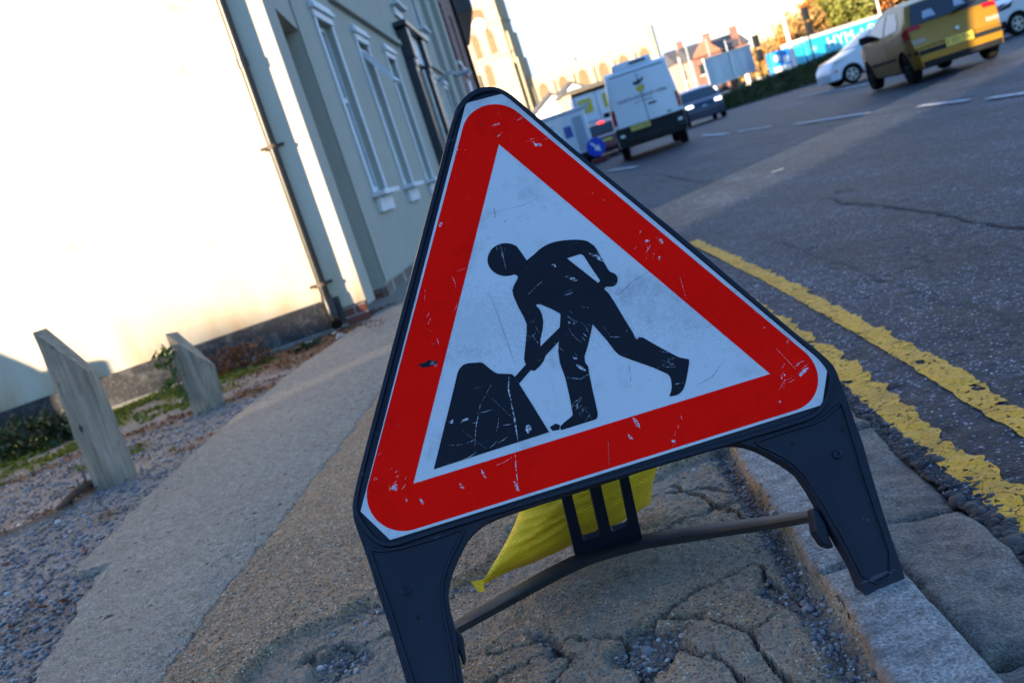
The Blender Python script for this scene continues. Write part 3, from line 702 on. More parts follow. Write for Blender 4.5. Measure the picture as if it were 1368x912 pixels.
rimpts = smoothpts([(477, 690), (473.5, 672), (490, 604), (570, 303), (590, 228), (607, 158), (626, 130), (652, 120.5), (672, 123), (700, 146), (760, 199), (893, 307), (1055, 444), (1105, 486), (1111, 512), (1097, 551), (1060, 566), (860, 624), (700, 672), (560, 715.5), (523, 729), (500, 722)], 2, True)
ridge(mb, SL(rimpts), .011, .007, True)
# panels of the legs: raised lines
for pts in ([(1010, 589), (1060, 573), (1095, 563), (1116, 545), (1124, 536), (1133, 565), (1160, 655), (1198, 764), (1160, 784), (1128, 720), (1100, 672), (1070, 626), (1040, 606), (1012, 594)], [(494, 733), (510, 736), (540, 731), (590, 716), (622, 704), (612, 725), (598, 752), (590, 782), (592, 815), (604, 870), (612, 925), (620, 985), (580, 995), (550, 905), (525, 825), (500, 752)]):
    ridge(mb, SL(smoothpts(pts, 1, True)), .0065, .005, True)
mb.build('frame_rib', MT['plastic'], sign, smooth=50)
mb = MB(); mb.prism(plate, .003, lambda a, b, d: ST(a, b, d+.0035)); mb.build('plate', MT['sign_white'], sign)
tri = [Vector(p) for p in SL([(666.5, 194), (552.5, 646), (1028, 500)])]
def tri_off(w, r):
    """triangle grown by w with rounded corners of radius r"""
    P = tri; c = (P[0]+P[1]+P[2])/3; out = []
    def edge(i):
        a, b = P[i], P[(i+1) % 3]; t = (b-a).normalized(); n = Vector((t.y, -t.x)); n = n if n.dot((a+b)/2-c) > 0 else -n
        return a+n*w, t, n
    for i in range(3):
        p1, t1, n1 = edge((i-1) % 3); p2, t2, n2 = edge(i)
        # corner = intersection of the offset lines moved in by r
        q1, q2 = p1-n1*r, p2-n2*r; det = t1.x*-t2.y+t2.x*t1.y; dd = q2-q1; s = (dd.x*-t2.y+t2.x*dd.y)/det; cc = q1+t1*s
        a1 = math.atan2(n1.y, n1.x); a2 = math.atan2(n2.y, n2.x)
        while a2-a1 > math.pi: a2 -= 2*math.pi
        while a2-a1 < -math.pi: a2 += 2*math.pi
        out += [(cc.x+r*math.cos(a1+(a2-a1)*k/14), cc.y+r*math.sin(a1+(a2-a1)*k/14)) for k in range(15)]
    return out
e1 = (tri[1]-tri[0]).normalized(); wedge = [abs((Vector(S2(*p))-tri[0]).cross(e1)) if hasattr(Vector((0, 0)), 'cross') else 0 for p in [(586, 293)]]
RW = .0767
mb = MB(); mb.prism(tri_off(RW, .065), 0, lambda a, b, d: ST(a, b, .0040), holes=[[tuple(p) for p in tri]]); mb.build('red_border', MT['sign_red'], sign)
head = [(675.8+24.6*math.cos(t), 347.8+22*math.sin(t)) for t in [R(62)+R(245)*k/26 for k in range(27)]]
body = [(703.6, 348.7), (708, 345), (713.5, 340.6), (720, 334.5), (726.7, 329.8), (734, 326.3), (742, 323.8), (751, 322.3), (762, 321.3), (771, 321.2), (779.5, 321.9), (784, 323), (788, 325.4), (793, 329), (797, 334), (803.6, 346), (812.4, 361.5), (815, 364), (819, 365.6), (822, 367.2), (823.8, 369.6), (824.9, 373.5), (824.6, 377), (823, 380.4), (821, 382.5), (817.8, 383.8), (809, 384), (806.9, 387.3), (812.4, 392), (821, 405), (834, 427), (845, 444.7), (848, 451.2), (853, 450.8), (858.4, 451.5), (880, 464), (906.7, 478), (916.5, 479.8), (919, 480.3), (920.3, 482), (920, 487), (916.5, 506.8), (915, 513.5), (913, 518.8), (911, 522.6), (907.8, 526), (903, 528.6), (896.8, 529.8), (894.6, 529.9), (894, 528.3), (896, 523), (896.8, 517.7), (896.6, 512), (895.7, 506.8), (893.8, 502.8), (891, 500), (871.6, 491.4), (845, 482), (828.8, 476), (825, 473.5), (821, 469.5), (810, 455), (791.5, 434), (789, 446.4), (785, 463), (780.6, 477), (781.7, 485), (785.6, 490.3), (787, 500), (791.5, 522), (797.5, 548.4), (798.3, 553), (798, 557), (796, 560.5), (749.9, 574.9), (748.4, 573), (748.3, 570), (753, 565), (764, 556), (764.8, 553), (760.8, 531), (755.4, 506.8), (747.7, 485), (745.5, 470), (746.4, 456.8), (729, 475.4), (727.5, 479), (726.7, 482), (722, 488.6), (715.7, 495), (713, 496), (709, 495), (693.5, 512.8), (687.6, 503.9), (702.5, 487.4), (701, 484), (700, 479.8), (701.4, 464.5), (703, 449), (703.6, 433.8), (700, 425), (692.7, 411.8), (686, 396.5), (684.3, 388.8), (687, 381), (691.2, 373.5), (691.6, 369.7)]
hole1 = [(757.3, 346), (766, 343.4), (774, 340.8), (777, 340.9), (779.5, 342.8), (790, 359), (801.4, 375.7), (799, 379), (783.9, 367), (764, 351.5)]
hole2 = [(715.7, 408.8), (718, 407.3), (722, 407.5), (735.4, 413), (746, 418.5), (748.3, 420), (748.6, 423), (747.5, 438), (721.8, 463.4), (722, 453.5), (725, 440), (725.6, 429.4), (724, 421), (720.5, 413.5)]
mb = MB(); mb.prism(SL(body[:-1]+[(691.6, 369.7)]+head), 0, lambda a, b, d: ST(a, b, .0041), holes=[SL(hole1), SL(hole2)])
pile = [(579.5, 627.3), (588.5, 591.6), (607, 517), (611, 499.5), (613.5, 493.5), (618, 488.5), (622, 486.6), (626, 485.6), (642, 484.6), (645, 485.6), (647.7, 487.4), (656.5, 494.8), (660.5, 497.6), (665, 499.5), (682.8, 500), (685.5, 501.6), (687.4, 503.7), (693.4, 513), (711, 541), (733.5, 577.5)]
mb.prism(SL(pile), 0, lambda a, b, d: ST(a, b, .0041))
mb.prism(SL([(734, 571), (742, 566), (748, 568), (747, 574.6), (738, 575.8)]), 0, lambda a, b, d: ST(a, b, .0041))
mb.build('digger_symbol', MT['sign_black'], sign)
# deep chip in the red border
def chip(c, r, mat, d, n=22, ax=1.0, ang=0):
    a0, b0 = S2(*c); out = []
    for k in range(n):
        t = 2*math.pi*k/n; q = r*(1+.5*noise.noise(Vector((math.cos(t)*1.6+c[0], math.sin(t)*1.6+c[1], 0)))+.3*noise.noise(Vector((math.cos(t)*4+c[0], math.sin(t)*4, 3))))
        x, y = q*math.cos(t)*ax, q*math.sin(t)/ax; out.append((a0+x*math.cos(ang)-y*math.sin(ang), b0+x*math.sin(ang)+y*math.cos(ang)))
    return out
mb = MB(); mb.prism(chip((572, 487), .010, None, 0, ax=1.7, ang=-.1), 0, lambda a, b, d: ST(a, b, .0042)); mb.build('chip', MT['sign_black'], sign)
wm_ = M('bare_chip', col=(.50, .52, .58), rough=.6); wm_.set(alpha=wm_.ramp(wm_.noise(170, 5, .75), (.44, 0.0), (.56, 1.0))); wm = wm_.m
mb = MB()
for c, r, ax, ang in [((578, 485), .004, 1.6, 0), ((582, 488), .0035, 1.2, 1), ((589, 301), .004, 1.1, 1), ((528, 651), .0055, 1.1, .5), ((718, 195), .005, 1.5, -.5), ((882, 324), .0045, .8, 0), ((881, 346), .003, .7, 0), ((864, 323), .003, 1.6, -.3), ((1072, 498), .006, 1.9, .35), ((1041, 537), .002, 1, 0), ((798, 345), .007, 2.2, -.9), ((763, 373), .006, 2.0, -.7), ((706, 573), .006, 1.1, .9), ((603, 564), .0035, 1.2, .2), ((620, 562), .004, 2.2, .1), ((776, 492), .005, 1.8, -.9), ((768, 479), .003, 1.4, -.8), ((740, 356), .003, 1.4, -.9), ((900, 591), .004, .7, .5), ((850, 565), .006, .6, .2), ((842, 585), .004, .6, .2), ((564, 670), .004, .6, .2), ((617, 650), .004, .6, .2), ((646, 633), .004, .6, .2), ((690, 650), .005, .5, .1), ((663, 168), .004, 2.0, 0), ((610, 200), .0025, .6, .4), ((502, 640), .003, 1, 0), ((543, 667), .003, .7, 0), ((668, 181), .003, 2.5, .5), ((1046, 503), .003, 2, .4), ((850, 452), .003, 1, 0), ((760, 432), .002, 1, 0), ((905, 513), .0015, 3, 0)]:
    mb.prism(chip(c, r, None, 0, ax=ax, ang=ang), 0, lambda a, b, d: ST(a, b, .0044))
def scr(pts, w):
    P = [Vector(S2(*p)) for p in pts]; n = len(P); v = []
    for i in range(n):
        t = (P[min(i+1, n-1)]-P[max(i-1, 0)]).normalized(); nn = Vector((-t.y, t.x)); ww = w*(.25 if i in (0, n-1) else .6+.6*random.random())
        for s in (1, -1): q = P[i]+nn*ww*s; v.append(ST(q.x, q.y, .0046))
    mb.add(v, [(2*i, 2*i+2, 2*i+3, 2*i+1) for i in range(n-1)])
scr([(680, 503), (679, 520), (684, 543), (688, 565), (692, 590)], .0016); scr([(656, 515), (642, 540), (636, 570), (634, 598)], .0005); scr([(667, 324), (672, 343), (676, 362)], .0006); scr([(705, 395), (716, 384), (725, 376)], .0007); scr([(704, 456), (716, 445)], .0006); scr([(688, 600), (689, 625), (692, 650)], .001)
scr([(757, 505), (775, 507), (787, 500)], .0009); scr([(780, 545), (790, 560)], .0005); scr([(651, 527), (684, 558)], .0004); scr([(617, 575), (650, 600)], .0004); scr([(896, 514), (916, 512)], .0006); scr([(880, 481), (900, 487)], .0005); scr([(1035, 465), (1062, 494)], .0006); scr([(908, 372), (916, 400)], .0008); scr([(1047, 505), (1046, 520)], .0006)
scr([(720, 482), (726, 481)], .0006)
rs = random.Random(5)
for cx, cy, n_, sp, ln, an in [(775, 440, 16, 26, 16, -.9), (660, 345, 7, 14, 14, 1.3), (640, 590, 12, 34, 18, .5), (770, 545, 9, 12, 14, 1.0), (705, 440, 8, 14, 12, -1.0), (705, 170, 10, 30, 14, .3), (600, 420, 8, 40, 12, 1.2), (870, 335, 9, 18, 10, 1.2), (1050, 500, 10, 22, 14, .6), (520, 640, 10, 24, 10, .9), (900, 575, 8, 40, 10, 1.3), (800, 330, 6, 10, 10, -.8), (880, 490, 7, 26, 14, .35)]:
    for _ in range(n_):
        x, y = rs.gauss(cx, sp*.6), rs.gauss(cy, sp*.6); a_ = an+rs.gauss(0, .35); L = ln*rs.uniform(.4, 1.3); scr([(x, y), (x+L*.5*math.cos(a_), y-L*.5*math.sin(a_)), (x+L*math.cos(a_+.1), y-L*math.sin(a_+.1))], rs.uniform(.00025, .0006))
mb.build('scratch', wm, sign)
dm_ = M('dark_scratch', col=(.10, .10, .12), rough=.7); dm_.set(alpha=dm_.ramp(dm_.noise(120, 5, .75), (.36, 0.0), (.55, .9))); dm = dm_.m; mb = MB()
scr([(652, 388), (668, 430), (680, 465), (688, 488)], .0008); scr([(824, 396), (846, 376), (866, 364)], .001); scr([(660, 280), (662, 292)], .003); scr([(640, 290), (700, 275), (725, 262)], .0006); scr([(700, 265), (712, 276)], .0007); scr([(735, 505), (746, 545)], .0006); scr([(930, 515), (950, 505), (968, 480)], .0008); scr([(840, 487), (842, 510)], .002); scr([(812, 590), (813, 620)], .0022); scr([(688, 152), (665, 300)], .0003)
mb.build('scuff', dm, sign)
# bolts
def disc(mbx, c, r, h, d0=0.0, n=18):
    a0, b0 = c; v = []; f = []
    for rr, hh in ((r, d0), (r, d0+h*.7), (r*.72, d0+h), (r*.34, d0+h), (r*.34, d0+h*.6), (.0004, d0+h*.6)):
        v += [ST(a0+rr*math.cos(2*math.pi*k/n), b0+rr*math.sin(2*math.pi*k/n), hh) for k in range(n)]
    for i in range(5):
        for k in range(n): f.append((i*n+k, i*n+(k+1) % n, (i+1)*n+(k+1) % n, (i+1)*n+k))
    mbx.add(v, f)
for c in [(1118.5, 607), (542, 789)]:
    mb = MB(); disc(mb, S2(*c), .0085, .006); mb.build('bolt', MT['plastic'], sign, smooth=40)
for c in [(1058.5, 592), (1125.5, 573), (558, 824)]:
    mb = MB(); disc(mb, S2(*c), .0038, .0015); mb.build('hole', MT['trim'], sign, smooth=40)
# rear stay: hoop on the ground with a slotted strut
barpx = [(606, 851), (640, 832), (680, 810), (720, 788), (748, 773), (775, 760), (800, 750), (830, 741), (862, 733), (900, 727), (950, 719), (1010, 710), (1060, 702), (1096, 695)]
def stay():
    n = len(barpx); P = []
    PL = PLN(610, 848, FOOT, SN)-SN*.02; PR = PLN(1092, 692, FOOT, SN)-SN*.02; cY = G(815, 745, .03).y
    for i, p in enumerate(barpx):
        t = (p[0]-606)/(1096-606); base = PL.y+(PR.y-PL.y)*t; b = math.sin(math.pi*min(1, max(0, t)))**.8
        P.append(A(*p, base+(cY-base)*b))
    sm = []
    for i in range(n-1):
        for k in range(4): sm.append(P[i].lerp(P[i+1], k/4))
    sm.append(P[-1]); v = []; f = []; m = len(sm)
    for i in range(m):
        t = (sm[min(i+2, m-1)]-sm[max(i-2, 0)]).normalized(); s = i/(m-1); wdt = .032+.018*math.sin(math.pi*s)
        back = Vector((-t.y, t.x, 0)).normalized(); up = Vector((0, 0, 1))
        zt = max(sm[i].z, .004)
        p0 = Vector((sm[i].x, sm[i].y, zt))
        for q in (p0, p0+up*.012, p0+up*.015+back*.004, p0+up*.016+back*wdt*.9, p0+up*.013+back*wdt, p0+back*wdt): v.append(q)
    for i in range(m-1):
        for k in range(6): f.append((i*6+k, (i+1)*6+k, (i+1)*6+(k+1) % 6, i*6+(k+1) % 6))
    f += [(0, 1, 2, 3, 4, 5), tuple((m-1)*6+k for k in (5, 4, 3, 2, 1, 0))]
    obj('stay_bar', v, f, MT['plastic_worn'], sign, smooth=45)
    # strut: panel from the bar centre up behind the plate
    b0 = A(770, 747, cY+.012); b1 = A(858, 719, cY+.022); top0 = A(750, 668, cY-.05); d = (top0-b0).normalized(); across = (b1-b0); Wd = across.length; across.normalize(); nn = across.cross(d).normalized()
    if nn.y > 0: nn = -nn
    Lh = .34
    def T(a, b, dd): return b0+across*a+d*b+nn*dd
    loop = [(0, 0), (Wd*1.0, 0), (Wd*.98, Lh), (Wd*.02, Lh)]
    def slot(x0, x1, y0, y1, r=.006):
        return [(x0, y0+r), (x0+r*.4, y0+r*.4), (x0+r, y0), (x1-r, y0), (x1-r*.4, y0+r*.4), (x1, y0+r), (x1, y1), (x0, y1)]
    h = [slot(Wd*.16, Wd*.42, .046, .27), slot(Wd*.58, Wd*.86, .046, .27)]
    mb = MB(); mb.prism(loop, .014, T, holes=h); mb.build('strut', MT['plastic'], sign, bevel=.002, seg=2)
    return cY, b0, b1, d, across
cY, sb0, sb1, sd_, sac = stay()
# hinge lugs where the hoop meets the legs
for pts in ([(1088, 676), (1096, 678), (1108, 700), (1112, 716), (1118, 731), (1104, 726), (1092, 708)], [(606, 836), (618, 850), (622, 880), (620, 890), (608, 860)]):
    mb = MB(); mb.prism(SL(pts), .035, lambda a, b, d: ST(a, b, d-.012)); mb.build('hinge_lug', MT['plastic'], sign, bevel=.004)
# sandbag
def sandbag():
    Yc = cY+.10
    c = [A(640, 784, Yc-.05), A(868, 690, Yc+.20), A(905, 560, Yc+.10), A(705, 640, Yc-.02)]
    root = empty('sandbag', ((c[0].x+c[1].x)/2, Yc, 0), 'yellow woven sandbag lying behind the slotted strut of the sign', 'sandbag')
    n = 40; V = []; F = []
    for side in (1, -1):
        for j in range(n+1):
            for i in range(n+1):
                u, w = i/n, j/n
                p = c[0].lerp(c[1], u).lerp(c[3].lerp(c[2], u), w)
                # sides drawn in between the four corners
                pu, pw = math.sin(math.pi*u), math.sin(math.pi*w)
                ctr = (c[0]+c[1]+c[2]+c[3])/4; p = p.lerp(ctr, .10*(pu*(1-pw)+pw*(1-pu)))
                puff = (pu*pw)**.55*.082
                q = p+Vector((0, -1, .25)).normalized()*side*puff
                fold = abs(noise.noise(Vector((u*3.2+w*1.2, w*9-u*2, side*3))))*.020+abs(noise.noise(Vector((u*9, w*5, side*7))))*.007
                q += Vector((0, -1, .2))*side*(.008-fold)*(pu*pw)**.4+Vector((1, 1, 1))*noise.noise(p*9)*.006
                q.z = max(q.z, .012+.004*math.sin(u*9)); V.append(q)
    for s in (0, 1):
        o = s*(n+1)*(n+1)
        for j in range(n):
            for i in range(n):
                a = o+j*(n+1)+i; q = (a, a+1, a+n+2, a+n+1); F.append(q if s == 0 else tuple(reversed(q)))
    obj('sack', V, F, MT['sack'], root, smooth=80)
    e = c[0]; mb = MB(); mb.add([e+Vector((-.012, -.01, .022)), e+Vector((.016, -.012, .02)), e+Vector((.010, -.016, -.008)), e+Vector((-.004, -.014, -.002))], [(0, 1, 2, 3)]); mb.build('corner_tuft', MT['sack'], root)
sandbag()
# ------------------------------------------------------------------ the rendered building on the left
GP = Vector((-1.316, 8.54, 0)); GD = Vector((1.884, .50, 0)).normalized(); GN = Vector((GD.y, -GD.x, 0))
FP = Vector((-1.05, 10.2, 0)); FD = Vector((.0995, .995, 0)).normalized(); FN = Vector((FD.y, -FD.x, 0))
def TG(s, z, d=0): return GP+GD*s+GN*d+Vector((0, 0, z))
def TF(s, z, d=0): return FP+FD*s+FN*d+Vector((0, 0, z))
def gs(px, py): return (PLN(px, py, GP, GN)-GP).dot(GD)
SCN = gs(491, 405)
def wall(T, s0, s1, z0, z1, holes=(), reveal=.16):
    mb = MB(); ss = sorted({s0, s1, *[h[0] for h in holes], *[h[1] for h in holes]}); zs = sorted({z0, z1, *[h[2] for h in holes], *[h[3] for h in holes]})
    for i in range(len(ss)-1):
        for j in range(len(zs)-1):
            cs, cz = (ss[i]+ss[i+1])/2, (zs[j]+zs[j+1])/2
            if any(h[0] < cs < h[1] and h[2] < cz < h[3] for h in holes): continue
            mb.add([T(ss[i], zs[j]), T(ss[i+1], zs[j]), T(ss[i+1], zs[j+1]), T(ss[i], zs[j+1])], [(0, 1, 2, 3)])
    for a, b, c, d in holes:
        q = [(a, c), (b, c), (b, d), (a, d)]
        for k in range(4):
            p, r = q[k], q[(k+1) % 4]; mb.add([T(*p), T(*r), T(*r, -reveal), T(*p, -reveal)], [(3, 2, 1, 0)])
    return mb
def bx(T, s0, s1, z0, z1, d0, d1, mb=None):
    mb = mb or MB(); return mb.box(s0, s1, d0, d1, z0, z1, lambda s, d, z: T(s, z, d))
EAVE = 8.6
bld = empty('rendered_building', GP, 'cream rendered building with a black plinth, downpipe and tall narrow windows', 'building')
gw = wall(TG, -14, SCN, .28, EAVE); gw.build('gable_wall', MT['cream'], bld)
bx(TG, -14, SCN-.22, -.1, .28, -.02, .035).build('plinth', MT['plinth'], bld, bevel=.006)
mb = MB(); bx(TG, -14, SCN-.22, -.06, .035, .0, .075, mb); mb.build('plinth_ledge', simple('dirty_concrete', (.17, .165, .15), .9, .4, 8), bld, bevel=.01)
bx(TG, SCN-.30, SCN+.0, .165, EAVE, -.4, .018).build('corner_strip', MT['cream'], bld, bevel=.008)
bx(TG, SCN-.27, SCN-.01, -.1, .16, -.4, .004).build('brick_base', MT['brick'], bld, bevel=.006)
C0 = TG(SCN, 0); C1 = C0+FD*.36
def TW(P, Q):
    e = (Q-P); L = e.length; e.normalize(); n = Vector((e.y, -e.x, 0)); return (lambda s, z, d=0: P+e*s+n*d+Vector((0, 0, z))), L
T1, L1 = TW(C0, C1); wall(T1, 0, L1, .12, EAVE).build('return_wall', MT['facade'], bld)
F0 = TF(0, 0); Dl = F0+Vector((-.75, -.06, 0)); Tb, Lb = TW(Dl, F0); wall(Tb, 0, Lb, .10, 2.75).build('recess_wall', MT['facade'], bld)
T2, L2 = TW(C1, F0); wall(T2, 0, L2, 2.75, EAVE).build('upper_wall', MT['facade'], bld)
mb = MB(); mb.add([C1+Vector((0, 0, 2.75)), F0+Vector((0, 0, 2.75)), Dl+Vector((0, 0, 2.75)), C1+Vector((-.75, 0, 2.75))], [(0, 1, 2, 3)]); T3, L3 = TW(C1+Vector((-.7, 0, 0)), Dl); mb.add([T3(0, 0), T3(L3, 0), T3(L3, 2.75), T3(0, 2.75)], [(0, 1, 2, 3)]); mb.build('recess_soffit', MT['facade'], bld)
bx(Tb, 0, Lb, -.1, .10, -.2, -.012).build('brick_base', MT['brick'], bld)
mb = MB(); v = [C0-GD*.4+Vector((0, 0, -.02)), C0+FD*1.75+Vector((-.6, 0, -.02)), F0+Vector((-.1, .2, -.02))]
WIN = [(1.02, 1.78), (3.28, 4.02), (5.62, 6.38), (11.3, 12.0), (13.6, 14.3)]
holes = [(a, b, 1.05, 3.0) for a, b in WIN]+[(8.35, 9.85, .12, 3.05)]+[(a, b, 4.25, 6.0) for a, b in [(1.02, 1.78), (3.28, 4.02), (5.62, 6.38), (8.5, 9.4), (12.2, 13.1)]]
FEND = 18.6
wall(TF, 0, FEND, .14, EAVE, holes).build('street_wall', MT['facade'], bld)
bx(TF, 0, FEND, -.15, .14, -.2, -.015).build('brick_base', brick('old_brick', (.17, .12, .09), (.13, .10, .08), rot=(R(90), 0, R(90))), bld)
for q in ((2.2, 7.6), (10.4, 14.6)): bx(TF, *q, 3.36, 3.46, 0, .07).build('string_course', MT['facade'], bld, bevel=.008)
for q in ((14.7, 15.4, .12), (17.6, 18.4, .14), (0.0, .62, .02)): bx(TF, *q[:2], .14, EAVE, 0, q[2]).build('pilaster', MT['facade'], bld, bevel=.01)
def window(a, b, z0, z1, i, sash=False, head=True):
    mb = MB(); w = b-a
    mb.add([TF(a, z0, -.13), TF(b, z0, -.13), TF(b, z1, -.13), TF(a, z1, -.13)], [(0, 1, 2, 3)])
    wn = mb.build('window', MT['win_glass'], bld)
    fr = MB(); zm = z0+(z1-z0)*.56
    for q in ((a, a+.06, z0, z1), (b-.06, b, z0, z1), (a+.06, b-.06, z0, z0+.07), (a+.06, b-.06, z1-.06, z1), (a+.06, b-.06, zm-.03, zm+.03)): bx(TF, *q, -.125, -.07, fr)
    fr.build('window_frame', MT['facade_trim'], wn)
    for q in ((a-.09, a), (b, b+.09)): bx(TF, *q, z0, z1, .002, .022).build('architrave', MT['facade_trim'], wn, bevel=.004)
    sl = MB(); bx(TF, a-.13, b+.13, z0-.055, z0+.004, -.10, .15, sl); bx(TF, a-.05, b+.05, z0-.23, z0-.06, .0, .05, sl); sl.build('sill', MT['facade_trim'], wn, bevel=.006)
    if head:
        h = MB(); bx(TF, a-.10, b+.10, z1+.002, z1+.09, .0, .035, h); bx(TF, a-.13, b+.13, z1+.092, z1+.14, .0, .07, h); bx(TF, a-.11, b+.11, z1+.142, z1+.19, .0, .05, h); h.build('head_moulding', MT['facade_trim'], wn, bevel=.005)
    if sash:
        s = MB(); top = TF((a+b)/2, z1-.10, -.05); tilt = R(32); h = .62
        def TS(x, zz, d): return top+FD*x+(Vector((0, 0, -1))*math.cos(tilt)+FN*math.sin(tilt))*zz+(FN*math.cos(tilt)+Vector((0, 0, 1))*math.sin(tilt))*d
        for q in ((-w/2+.05, w/2-.05, 0, .05), (-w/2+.05, w/2-.05, h-.06, h), (-w/2+.05, -w/2+.11, .05, h-.06), (w/2-.11, w/2-.05, .05, h-.06)): s.box(q[0], q[1], 0, .045, q[2], q[3], lambda x, d, zz: TS(x, zz, d))
        s.build('open_sash', MT['facade_trim'], wn)
for i, (a, b) in enumerate(WIN): window(a, b, 1.05, 3.0, i, sash=(i == 1))
for a, b in [(1.02, 1.78), (3.28, 4.02), (5.62, 6.38), (8.5, 9.4), (12.2, 13.1)]: window(a, b, 4.25, 6.0, 9)
# dark doorway with bracketed pilasters
dr = MB(); dr.add([TF(8.35, .12, -.15), TF(9.85, .12, -.15), TF(9.85, 2.55, -.15), TF(8.35, 2.55, -.15)], [(0, 1, 2, 3)]); dr = dr.build('door', MT['dark_wood'], bld)
mb = MB(); bx(TF, 8.42, 9.78, 2.62, 3.05, -.12, -.08, mb); mb.build('fanlight', MT['facade_trim'], dr)
mb = MB()
for s in (7.85, 9.9): bx(TF, s, s+.42, .12, 3.15, 0, .16, mb); bx(TF, s+.04, s+.38, 3.15, 3.70, 0, .20, mb); bx(TF, s+.02, s+.40, 3.0, 3.16, 0, .18, mb)
bx(TF, 7.75, 10.4, 3.70, 3.80, 0, .24, mb); mb.build('door_surround', MT['dark_wood'], dr, bevel=.02)
mb = MB(); bx(TF, 8.28, 10.0, 3.18, 3.76, 0, .10, mb); mb.build('sign_panel', MT['facade_trim'], dr)
mb = MB(); mb.tube([TF(8.30, .3, .2), TF(8.30, 2.95, .2)], .035); mb.build('pull_rail', MT['pale_metal'], dr, smooth=50)
mb = MB(); mb.tube([TF(12.6, 3.1, 0), TF(12.6, 3.2, .35), TF(13.6, 3.2, .38)], .03); mb.tube([TF(13.6, 3.2, .3), TF(13.6, 3.2, .7)], .05); mb.build('wall_bracket', MT['grey_metal'], bld)
# roof slab and hidden back
rp = [TG(-14, EAVE, .1), TG(SCN, EAVE, .1), TF(FEND, EAVE, .12), TF(FEND, EAVE, -9), TG(-14, EAVE, -12)]
mb = MB(); mb.add(rp+[p+Vector((0, 0, .35)) for p in rp], [(4, 3, 2, 1, 0), (5, 6, 7, 8, 9)]+[(i, (i+1) % 5, (i+1) % 5+5, i+5) for i in range(5)]); mb.build('roof', MT['slate'], bld)
mb = MB()
for a, b in ((2, 3), (3, 4), (4, 0)): mb.add([Vector((rp[a].x, rp[a].y, -.1)), Vector((rp[b].x, rp[b].y, -.1)), rp[b], rp[a]], [(0, 1, 2, 3)])
mb.build('back_wall', MT['facade'], bld)
# downpipe
ps = gs(437, 404)
mb = MB(); r = .039; mb.tube([TG(ps, .30, .075), TG(ps, 2.3, .075)], r, 14); mb.tube([TG(ps, 2.28, .075), TG(ps, 2.36, .075)], r+.007, 14); mb.tube([TG(ps, 2.36, .075), TG(ps, EAVE-.1, .075)], r, 14); mb.tube([TG(ps, .32, .075), TG(ps, .16, .08), TG(ps, .10, .12), TG(ps, .07, .17)], [r+.006, r+.006, r+.004, r+.012], 14)
mb.tube([TG(ps, 4.9, .075), TG(ps, 5.0, .075)], r+.007, 14)
dp = mb.build('downpipe', MT['dark_metal'], bld, smooth=50)
for z in (.42, 1.62, 3.2, 5.2):
    mb = MB(); mb.tube([TG(ps, z-.015, .075), TG(ps, z+.015, .075)], r+.008, 14); bx(TG, ps-.10, ps+.10, z-.013, z+.013, .02, .036, mb); mb.build('pipe_bracket', simple('rusty_iron', (.06, .035, .025), .7), dp)
# stains on the sunlit wall foot: brown weathering belongs to the wall material

# red brick building next door
rb = empty('brick_building', TF(18.6, 0), 'dark red brick building beyond the pale facade, with a small white plaque', 'building')
hb = [(20, 21, 1.2, 3.0), (23, 24, 1.2, 3.0), (20, 21, 4.2, 6.0), (23, 24, 4.2, 6.0)]
TFb = lambda s, z, d=0: TF(s, z, d+.04)
mbb = brick('dark_red_brick', (.17, .045, .035), (.13, .035, .03), rot=(R(90), 0, R(90)))
wall(TFb, FEND, 26.2, -.1, 8.8, hb).build('wall', mbb, rb)
mb = MB(); bx(TF, FEND, 26.2, -.1, 8.8, -8, -.3, mb); mb.build('back_wall', mbb, rb)
for a, b, c, d in hb:
    mb = MB(); mb.add([TF(a, c, -.1), TF(b, c, -.1), TF(b, d, -.1), TF(a, d, -.1)], [(0, 1, 2, 3)]); w = mb.build('window', MT['win_glass'], rb); mb = MB(); bx(TF, a-.08, b+.08, c-.1, c, -.1, .12, mb); mb.build('sill', MT['facade_trim'], w)
mb = MB(); bx(TF, 18.5, 26.4, 8.8, 9.3, -8, .25, mb); mb.build('roof', MT['slate'], rb)
mb = MB(); bx(TF, 21.6, 22.7, 3.35, 3.75, .05, .09, mb); bx(TF, 21.3, 23.0, 3.95, 4.15, .05, .12, mb); mb.build('plaque', MT['facade_trim'], rb)
mb = MB(); mb.tube([TF(26.1, 0, .12), TF(26.1, 8.8, .12)], .07); mb.build('downpipe', MT['trim'], rb)
# pale building with dark eaves, further along
pb = empty('pale_building', (1.2, 38, 0), 'narrow pale building with deep dark eaves beside the red brick one', 'building')
xr = A(634, 112, 38).x
mb = MB(); mb.box(-6, xr, 38, 47, -.1, 6.6); mb.build('wall', simple('grey_white_render', (.42, .40, .38), .8), pb)
e0, e1 = A(640, 68, 40), A(612, 26, 46)
mb = MB(); mb.box(-6.5, xr+.75, 37.6, 47.5, 6.6, 7.0); mb.add([Vector((-6.5, 37.6, 7.0)), Vector((xr+.75, 37.6, 7.0)), Vector((xr+.75, 47.5, 7.0)), Vector((-6.5, 47.5, 7.0)), Vector((-4, 37.6, 9.6)), Vector((-4, 47.5, 9.6))], [(0, 1, 4), (1, 2, 5, 4), (2, 3, 5), (3, 0, 4, 5)]); mb.build('roof', MT['slate'], pb)
mb = MB(); mb.tube([(xr+.1, 38.2, 0), (xr+.1, 38.2, 6.6)], .08); mb.build('downpipe', MT['pale_metal'], pb)

